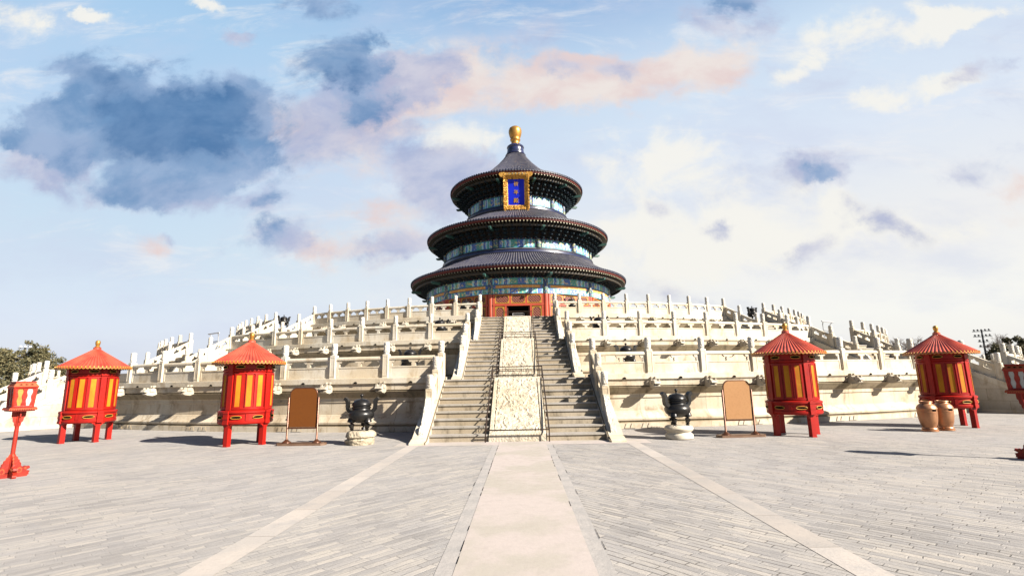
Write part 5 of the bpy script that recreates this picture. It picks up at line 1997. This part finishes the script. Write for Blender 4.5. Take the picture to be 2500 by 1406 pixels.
conifer('evergreen_tree', (p.x, p.y, 0), p.z, 7.0, 41, 'leaf_pine', 'dark evergreen above the right lamp post', [(-0.35, 0.62, 0.27), (-0.05, 0.72, 0.25), (0.12, 0.90, 0.17), (0.15, 0.99, 0.08), (0.3, 0.62, 0.22), (-0.2, 0.5, 0.28), (0.2, 0.48, 0.25), (-0.42, 0.75, 0.15), (0.30, 0.80, 0.12)], GT)
p = at_dir(2530, 850, 125)
conifer('evergreen_tree', (p.x, p.y, 0), p.z, 9.0, 43, 'leaf_pine_dark', 'blackish evergreen at the very right edge', [(-0.4, 0.6, 0.3), (0.0, 0.75, 0.3), (0.2, 0.6, 0.3), (-0.2, 0.85, 0.2), (0.0, 0.5, 0.3)], GT)


def bare_tree(px, top, dist, seed, lab, spread=0.5):
    rnd = random.Random(seed)
    p = at_dir(px, top, dist)
    h = p.z
    t = thing('bare_tree', lab, 'tree', (p.x, p.y, 0), 0, 'leafless trees beyond the terrace')
    tr, tw = MB(), MB()
    tr.tube([(0, 0, 0), (0.1, 0, h * 0.3), (0, 0.1, h * 0.55)], [0.28, 0.22, 0.14], 'twig', 6)

    def grow(a, d, L, r, lev):
        b = a + d * L
        (tr if lev < 2 else tw).tube([a, a.lerp(b, 0.5) + Vector((rnd.gauss(0, .06), rnd.gauss(0, .06), 0.04)) * L, b], [r, r * 0.8, r * 0.5], 'twig', 4)
        if lev > 4:
            return
        for i in range(3 if lev > 0 else 5):
            nd = (d + Vector((rnd.gauss(0, spread), rnd.gauss(0, spread), rnd.gauss(0.12, 0.3)))).normalized()
            grow(a.lerp(b, rnd.uniform(0.6, 1.0)), nd, L * rnd.uniform(0.6, 0.82), max(r * 0.55, 0.012), lev + 1)
    for i in range(4):
        grow(Vector((0, 0, h * rnd.uniform(0.3, 0.55))), Vector((rnd.gauss(0, .5), rnd.gauss(0, .5), 1)).normalized(), h * 0.20, 0.10, 0)
    tr.build('trunk', t)
    tw.build('crown', t)


bare_tree(2195, 815, 95, 3, 'leafless tree showing behind the posts left of the rightmost shrine')
bare_tree(2235, 826, 100, 5, 'leafless tree beside the roof edge of the rightmost shrine')
bare_tree(2425, 826, 120, 8, 'leafless tree between floodlight mast and dark evergreen')
bare_tree(2130, 838, 90, 9, 'leafless tree low behind the right side balustrade')


def flood_mast(px, py, dist, lab, s, lampmat, rows):
    p = at_dir(px, py, dist)
    t = thing('floodlight_mast', lab, 'floodlight', (p.x, p.y, 0), -atan2(p.x, p.y), 'floodlight masts')
    m = MB()
    m.lathe([(0.22, 0), (0.12, p.z)], 10, 'dark_metal', cap=True)
    m.build('mast', t, 40)
    z = p.z
    for i, n in enumerate(rows):
        zz = z - i * 1.75 * s
        f = MB()
        f.box((0, -0.1, zz - 0.4 * s), (n * 0.95 * s, 0.10, 0.08), 'dark_metal')
        f.build('crossbar', t)
        for q in range(n):
            x = (q - (n - 1) / 2) * 0.92 * s
            l = MB()
            l.lathe([(0.30 * s, 0.0), (0.34 * s, 0.08), (0.30 * s, 0.30 * s), (0.14 * s, 0.50 * s), (0.01, 0.52 * s)], 12, lampmat, c=(x, -0.15, zz - 0.15 * s))
            l.box((x, -0.12, zz - 0.25 * s), (0.08, 0.08, 0.3 * s), 'dark_metal')
            l.build('lamp', t, 40)


flood_mast(2396, 806, 120, 'dark floodlight mast with four rows of lamps behind the right balustrade', 0.52, 'dark_metal', (5, 5, 3, 3))
flood_mast(62, 847, 96, 'white floodlights just above the big left evergreen', 0.5, 'white_lamp', (3,))


def barrier(deg, r, z, lab):
    x, y, _ = polar(r, deg)
    t = thing('metal_barrier', lab, 'barrier', (x, y, z), radians(deg), 'metal barriers on the side stairs')
    m = MB()
    for s in (-1, 1):
        m.tube([(s * 0.5, 0, 0), (s * 0.5, 0, 1.25), (s * 0.62, -0.1, 1.45)], 0.03, 'grey_metal', 6)
    for zz in (1.45,):
        m.tube([(-0.8, -0.1, zz), (0.8, -0.1, zz)], 0.04, 'grey_metal', 6)
    for zz in (0.9, 0.2):
        m.tube([(-0.5, 0, zz), (0.5, 0, zz)], 0.025, 'grey_metal', 6)
    m.build('frame', t)
    q = MB()
    for i in range(5):
        x = -0.35 + 0.7 * i / 4
        q.tube([(x, 0, 0.2), (x, 0, 0.9)], 0.014, 'grey_metal', 5)
    q.build('bars', t)


barrier(34.6, 37.0, FLOOR[1], 'grey metal stand at the head of the right side stairs')
barrier(-34.6, 37.0, FLOOR[1], 'grey metal stand at the head of the left side stairs')
